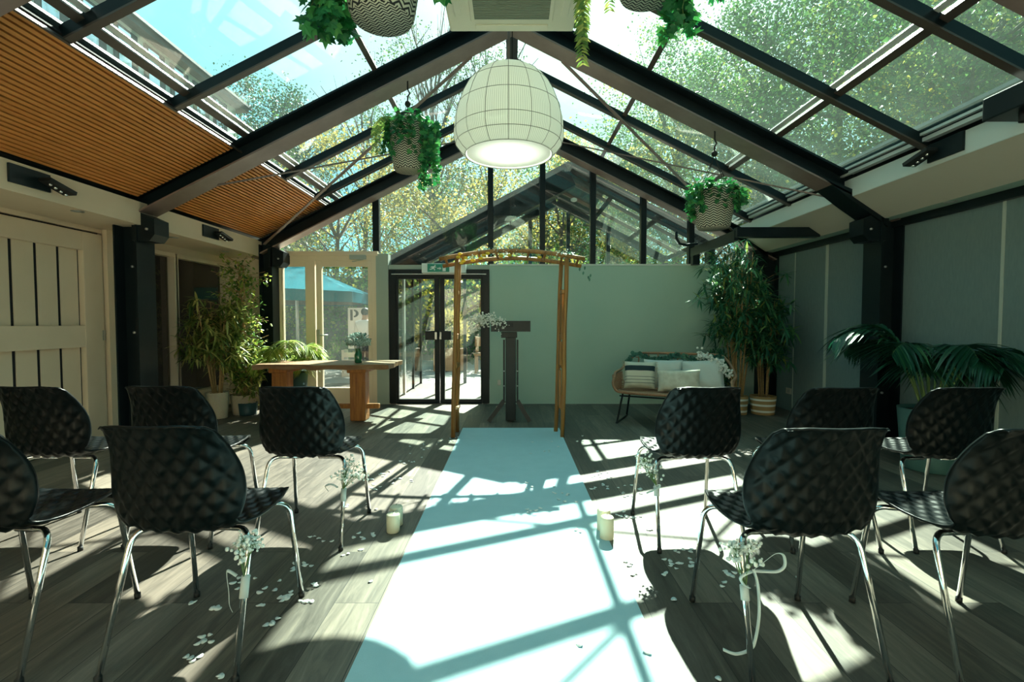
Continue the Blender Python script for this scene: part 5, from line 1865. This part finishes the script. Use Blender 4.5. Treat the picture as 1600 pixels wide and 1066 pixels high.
def trunk_mesh(name, H, rx, rz, zc, seed, thin=1.0):
    rg = random.Random(seed)
    m = MB()
    pts = [Vector((rg.uniform(-.1, .1) * k * .3, rg.uniform(-.1, .1) * k * .3, H * k / 6)) for k in range(7)]
    m.tube(pts, [.22 * thin * (1 - k / 8) for k in range(7)], 8)
    for _ in range(26):
        b = pts[rg.randint(2, 5)]
        d = Vector((rg.uniform(-1, 1) * rx, rg.uniform(-1, 1) * rx, rg.uniform(.1, 1) * rz))
        q = b + d * .5 + Vector((0, 0, .2))
        e = b + d
        m.tube([b, q, e], [.07 * thin, .045 * thin, .012], 5, cap=False)
        for _k in range(3):
            e2 = q + Vector((rg.uniform(-.35, .35) * rx, rg.uniform(-.35, .35) * rx, rg.uniform(.1, .5) * rz))
            m.tube([q, e2], [.03 * thin, .006], 4, cap=False)
    me = bpy.data.meshes.new(name)
    me.from_pydata(m.v, [], m.f)
    me.polygons.foreach_set('use_smooth', m.sm)
    me.materials.append(M['bark'])
    return me
KINDS = dict(
    mix=(crown_mesh('crown', LM['t_mix'], 17000, 3.4, 4.0, .12, 52, 3), trunk_mesh('trunk', 9, 2.8, 3, 0, 4)),
    green=(crown_mesh('crown', LM['t_green'], 17000, 3.4, 4.4, .12, 52, 5), trunk_mesh('trunk', 9, 2.8, 3, 0, 6)),
    yellow=(crown_mesh('crown', LM['t_yellow'], 9000, 3.4, 3.6, .12, 34, 7), trunk_mesh('trunk', 9, 3, 4, 0, 8, .8)),
    dark=(crown_mesh('crown', LM['t_dark'], 12000, 2.6, 5.0, .13, 50, 9), trunk_mesh('trunk', 9, 2, 3, 0, 10)),
    sparse=(crown_mesh('crown', LM['t_green'], 5000, 2.8, 4.8, .11, 36, 11), trunk_mesh('trunk', 11, 2.4, 5, 0, 12, .7)),
)
def tree(kind, x, y, zc, sc, label, group, rz=0):
    """zc = height of crown centre"""
    cm, tm = KINDS[kind]
    root = thing('tree', (x, y, 0), label, 'tree', group)
    c = bpy.data.objects.new('crown', cm); COL.objects.link(c); c.parent = root
    c.location = (0, 0, zc); c.scale = (sc, sc, sc); c.rotation_euler = (0, 0, rz)
    t_ = bpy.data.objects.new('trunk', tm); COL.objects.link(t_); t_.parent = root
    t_.scale = (sc, sc, zc / 8.0); t_.rotation_euler = (0, 0, rz)
gR, gC, gL = 'trees over the right roof glass', 'trees behind the gable', 'trees beyond the left building'
TR = [('mix', 10.5, 11.5, 7.5, 1.0, gR), ('green', 14.5, 8.5, 7.5, 1.05, gR), ('mix', 15.5, 13, 9.5, 1.15, gR), ('green', 10.8, 16.5, 8.5, 1.1, gR), ('mix', 16, 18.5, 12, 1.3, gR),
      ('green', 11.2, 22, 12, 1.25, gR), ('mix', 8.0, 24, 11.5, 1.1, gR), ('mix', 12.5, 5.2, 7, 1.0, gR), ('green', 19, 12, 12, 1.3, gR), ('mix', 21, 20, 14, 1.5, gR), ('green', 8.2, 13.8, 3.8, .7, gR),
      ('yellow', 7.0, 18.5, 5.0, .95, gC), ('yellow', 2.0, 20, 5.0, 1.0, gC), ('mix', 4.6, 23, 5.8, 1.0, gC), ('yellow', -2.2, 19, 4.6, 1.0, gC), ('sparse', -3.6, 22.5, 9.5, 1.05, gC), ('sparse', -1.0, 24, 9.5, 1.0, gC),
      ('yellow', -6.6, 18.5, 4.6, 1.05, gC), ('mix', -10.5, 21, 5.0, 1.0, gC), ('sparse', -7.2, 24, 8.0, .95, gC), ('dark', -10.6, 23.8, 8.2, .9, gL), ('dark', -13.6, 26, 9.5, 1.0, gL), ('yellow', -14, 24.5, 5, 1.0, gL),
      ('mix', 2.0, 27, 7.0, 1.1, gC), ('mix', -4, 27, 5.5, 1.1, gC), ('green', 13, 28, 11, 1.4, gR), ('green', 6, 29, 7, 1.2, gC)]
ADJ = {'mix': 'green tree with leaves turning yellow', 'green': 'dense green leafy tree', 'yellow': 'yellow autumn tree', 'dark': 'dark green upright tree', 'sparse': 'feathery thin-leaved tall tree'}
WH = {gR: 'standing beyond the right roof glass', gC: 'standing behind the gable end', gL: 'standing past the end of the office building'}
for i, (k, x, y, zc, s, gr) in enumerate(TR):
    tree(k, x, y, zc, s, ADJ[k] + ' ' + WH[gr], ADJ[k] + ' ' + gr, rz=i * 1.3)

# ---- garden hedge
m = MB()
for _ in range(26000):
    x = rnd(-13, 14)
    y = rnd(13.6, 15.2)
    z = 3.1 * random.random() ** .8 + .25 * math.sin(x * 1.7) * 1
    if z < 0: z = -z
    d = Vector((rnd(-1, 1), rnd(-1, 1), rnd(-.6, 1))).normalized()
    sd = d.cross(Vector((rnd(-1, 1), -1, rnd(-.5, .5)))).normalized()
    L_ = rnd(.06, .15)
    p = Vector((x, y, z))
    m.add([p, p + d * L_ * .5 + sd * L_ * .35, p + d * L_, p + d * L_ * .5 - sd * L_ * .35], [(0, 1, 2, 3)])
tag(m.build('garden_hedge', LM['t_mix']), 'tall mixed green and yellow hedge closing the garden', 'hedge', kind='stuff')
struct(MB().box(-30, 30, 15.3, 15.4, 0, 2.6).build('fence', M['fence']), 'grey timber fence behind the hedge')

# ---- teal parasol
pc = Vector((atY(440, 500, 10.8).x, 10.8, 0))
pr_ = thing('parasol', pc, 'large teal garden parasol outside the white doors', 'parasol')
z_e, z_t = atY(500, 466, 10.8).z, atY(500, 400, 10.8).z
R_ = atY(578, 460, 10.8).x - pc.x
m = MB()
n = 8
vv = [(pc.x, pc.y, z_t)]
for k in range(n):
    a = 2 * math.pi * (k + .5) / n
    vv.append((pc.x + R_ * math.cos(a), pc.y + R_ * math.sin(a), z_e + .10))
for k in range(n):
    a = 2 * math.pi * (k + .5) / n
    vv.append((pc.x + R_ * 1.0 * math.cos(a), pc.y + R_ * 1.0 * math.sin(a), z_e - .12))
m.add(vv, [(0, k + 1, (k + 1) % n + 1) for k in range(n)] + [(k + 1, k + 1 + n, (k + 1) % n + 1 + n, (k + 1) % n + 1) for k in range(n)])
cn = m.build('canopy', M['parasol'], pr_)
sm_ = cn.modifiers.new('thick', 'SOLIDIFY'); sm_.thickness = .006
MB().tube([(pc.x + .35, pc.y, 0), (pc.x + .35, pc.y, z_e + .1), (pc.x, pc.y, z_t - .05)], .035, 10).build('pole', M['alu'], pr_)
MB().bbox(pc.x + .1, pc.x + .6, pc.y - .25, pc.y + .25, 0, .08, .01).build('base', M['fence'], pr_)
for k in range(n):
    a = 2 * math.pi * (k + .5) / n
    MB().tube([(pc.x, pc.y, z_t - .06), (pc.x + R_ * .98 * math.cos(a), pc.y + R_ * .98 * math.sin(a), z_e + .06)], .012, 6).build('rib', M['teak'], pr_)
MB().bbox(-5.6, -2.6, 11.9, 12.0, atY(500, 471, 11.9).z - .12, atY(500, 471, 11.9).z + .05, .01)
beam_z = atY(500, 470, 11.9).z
o = thing('garden_pergola', (-4.2, 11.95, 0), 'grey timber beam on posts behind the parasol', 'pergola')
MB().bbox(-7, -2.9, 11.9, 12.05, beam_z - .10, beam_z + .08, .01).build('cross_beam', M['fence'], o)
for xx, zz in ((-3.15, 2.75), (-6.6, beam_z)):
    MB().bbox(xx - .06, xx + .06, 11.9, 12.02, 0, zz, .01).build('post', M['fence'], o)

# ---- sign with letter P and crate below
Ys = 11.2
sg = thing('menu_board', (atY(570, 520, Ys).x, Ys, 0), 'pink white board with a big letter P outside the garden door', 'sign')
xs0, xs1 = atY(543.5, 500, Ys).x, atY(589, 500, Ys).x
MB().bbox(xs0, xs1, Ys, Ys + .04, atY(560, 545, Ys).z, atY(560, 481, Ys).z, .004).build('board', M['signb'], sg)
def stencil(px): return atY(px, 500, Ys).x
def stz(py): return atY(560, py, Ys).z
m = MB()
m.box(stencil(547.5), stencil(551.2), Ys - .006, Ys, stz(501), stz(484))
pts = []
for k in range(11):
    a = -math.pi / 2 + math.pi * k / 10
    pts.append((stencil(553) + math.cos(a) * (stencil(560.5) - stencil(553)), (stz(484) + stz(496)) / 2 + math.sin(a) * (stz(484) - stz(496)) / 2))
inn = []
for k in range(11):
    a = math.pi / 2 - math.pi * k / 10
    inn.append((stencil(553) + math.cos(a) * (stencil(556.2) - stencil(553)), (stz(484) + stz(496)) / 2 + math.sin(a) * (stz(484) - stz(496)) * .33))
for k in range(10):
    m.prism([pts[k], pts[k + 1], inn[9 - k], inn[10 - k]], 'y', Ys - .006, Ys)
m.build('letter_p', M['signk'], sg)
for k in range(4):
    z = stz(590) + (stz(546) - stz(590)) * k / 4
    MB().bbox(xs0 - .05, xs1, Ys - .3, Ys - .28, z, z + .11, .004).build('crate_slat', M['pallet'], sg)
for xx in (xs0 - .03, xs1 - .05):
    MB().bbox(xx - .03, xx + .03, Ys - .28, Ys + .0, 0, stz(546), .004).build('leg', M['pallet'], sg)

# ---- person outside, seen from behind
Yp = 10.4
hp = atY(569.5, 493, Yp)
pscale = 1.0
pr = thing('person', (hp.x, Yp, 0), 'person in a white shirt with short black hair standing outside, seen from behind', 'person')
def skin_body(name, pts, edges, radii, mt, parent, sub=2):
    me = bpy.data.meshes.new(name)
    me.from_pydata([tuple(p) for p in pts], edges, [])
    o = bpy.data.objects.new(name, me)
    COL.objects.link(o)
    o.parent = parent
    md = o.modifiers.new('skin', 'SKIN')
    md.use_smooth_shade = True
    for i, v in enumerate(me.skin_vertices[0].data):
        v.radius = radii[i] if isinstance(radii[i], tuple) else (radii[i], radii[i])
        v.use_root = (i == 0)
    sb = o.modifiers.new('sub', 'SUBSURF')
    sb.levels = sb.render_levels = sub
    me.materials.append(mt)
    return o
H = hp.z + .12
k = H / 1.75
P = lambda x, y, z: (x * k, y * k, z * k)
body_pts = [P(0, 0, .95), P(0, 0, 1.15), P(0, 0, 1.38), P(0, .01, 1.50), P(.01, .02, 1.56), P(.02, .02, 1.66),
            P(.18, 0, 1.40), P(.24, .02, 1.13), P(.20, .16, .96), P(-.18, 0, 1.40), P(-.24, .02, 1.13), P(-.18, .16, .97),
            P(.10, 0, .88), P(.11, 0, .48), P(.11, 0, .08), P(.12, .14, .04), P(-.10, 0, .88), P(-.11, .0, .48), P(-.11, 0, .08), P(-.12, .14, .04)]
ed = [(0, 1), (1, 2), (2, 3), (3, 4), (4, 5), (2, 6), (6, 7), (7, 8), (2, 9), (9, 10), (10, 11), (0, 12), (12, 13), (13, 14), (14, 15), (0, 16), (16, 17), (17, 18), (18, 19)]
rd = [.13, .12, .14, .055, .06, .085, .055, .042, .03, .055, .042, .03, .085, .058, .04, .035, .085, .058, .04, .035]
skin_body('body', body_pts, ed, rd, M['skin'], pr)
skin_body('shirt', [body_pts[i] for i in (0, 1, 2, 3, 6, 7, 9, 10)], [(0, 1), (1, 2), (2, 3), (2, 4), (4, 5), (2, 6), (6, 7)], [.16, .15, .165, .07, .075, .06, .075, .06], M['shirt'], pr)
skin_body('trousers', [body_pts[i] for i in (0, 12, 13, 14, 16, 17, 18)], [(0, 1), (1, 2), (2, 3), (0, 4), (4, 5), (5, 6)], [.145, .10, .075, .06, .10, .075, .06], M['trouser'], pr)
MB().ball(P(.015, .0, 1.70), .100 * k, 16, 10, 1.05).build('hair', M['hair'], pr, local=True)

# ---- garden furniture seen through the black doors
o = thing('garden_bench', (-.35, 11.6, 0), 'low timber garden bench outside the black doors', 'bench')
MB().bbox(-.9, .5, 11.4, 11.8, .42, .47, .01).build('seat', M['teak'], o)
MB().bbox(-.9, .5, 11.78, 11.83, .62, .85, .01).build('backrest', M['teak'], o)
for xx in (-.85, .45):
    for yy in (11.43, 11.79):
        MB().bbox(xx - .03, xx + .03, yy - .03, yy + .03, 0, .62 if yy > 11.6 else .42, .005).build('leg', M['teak'], o)
o = thing('garden_planter', (-1.5, 12.2, 0), 'square timber planter with yellow shrub in the garden', 'planter')
MB().bbox(-1.95, -1.15, 12.0, 12.5, 0, .55, .01).build('box', M['teak'], o)
m = MB()
for _ in range(900):
    d = Vector((random.gauss(0, 1), random.gauss(0, 1), random.gauss(0, 1))).normalized()
    p = Vector((-1.55, 12.25, 1.0)) + Vector((d.x * .45, d.y * .35, d.z * .5)) * rnd(.5, 1)
    m.flat(p, d + Vector((0, 0, .4)), (rnd(-1, 1), -1, rnd(-1, 1)), OVAL, rnd(.05, .1))
m.build('shrub', LM['t_yellow'], o)
print('petals', cnt)
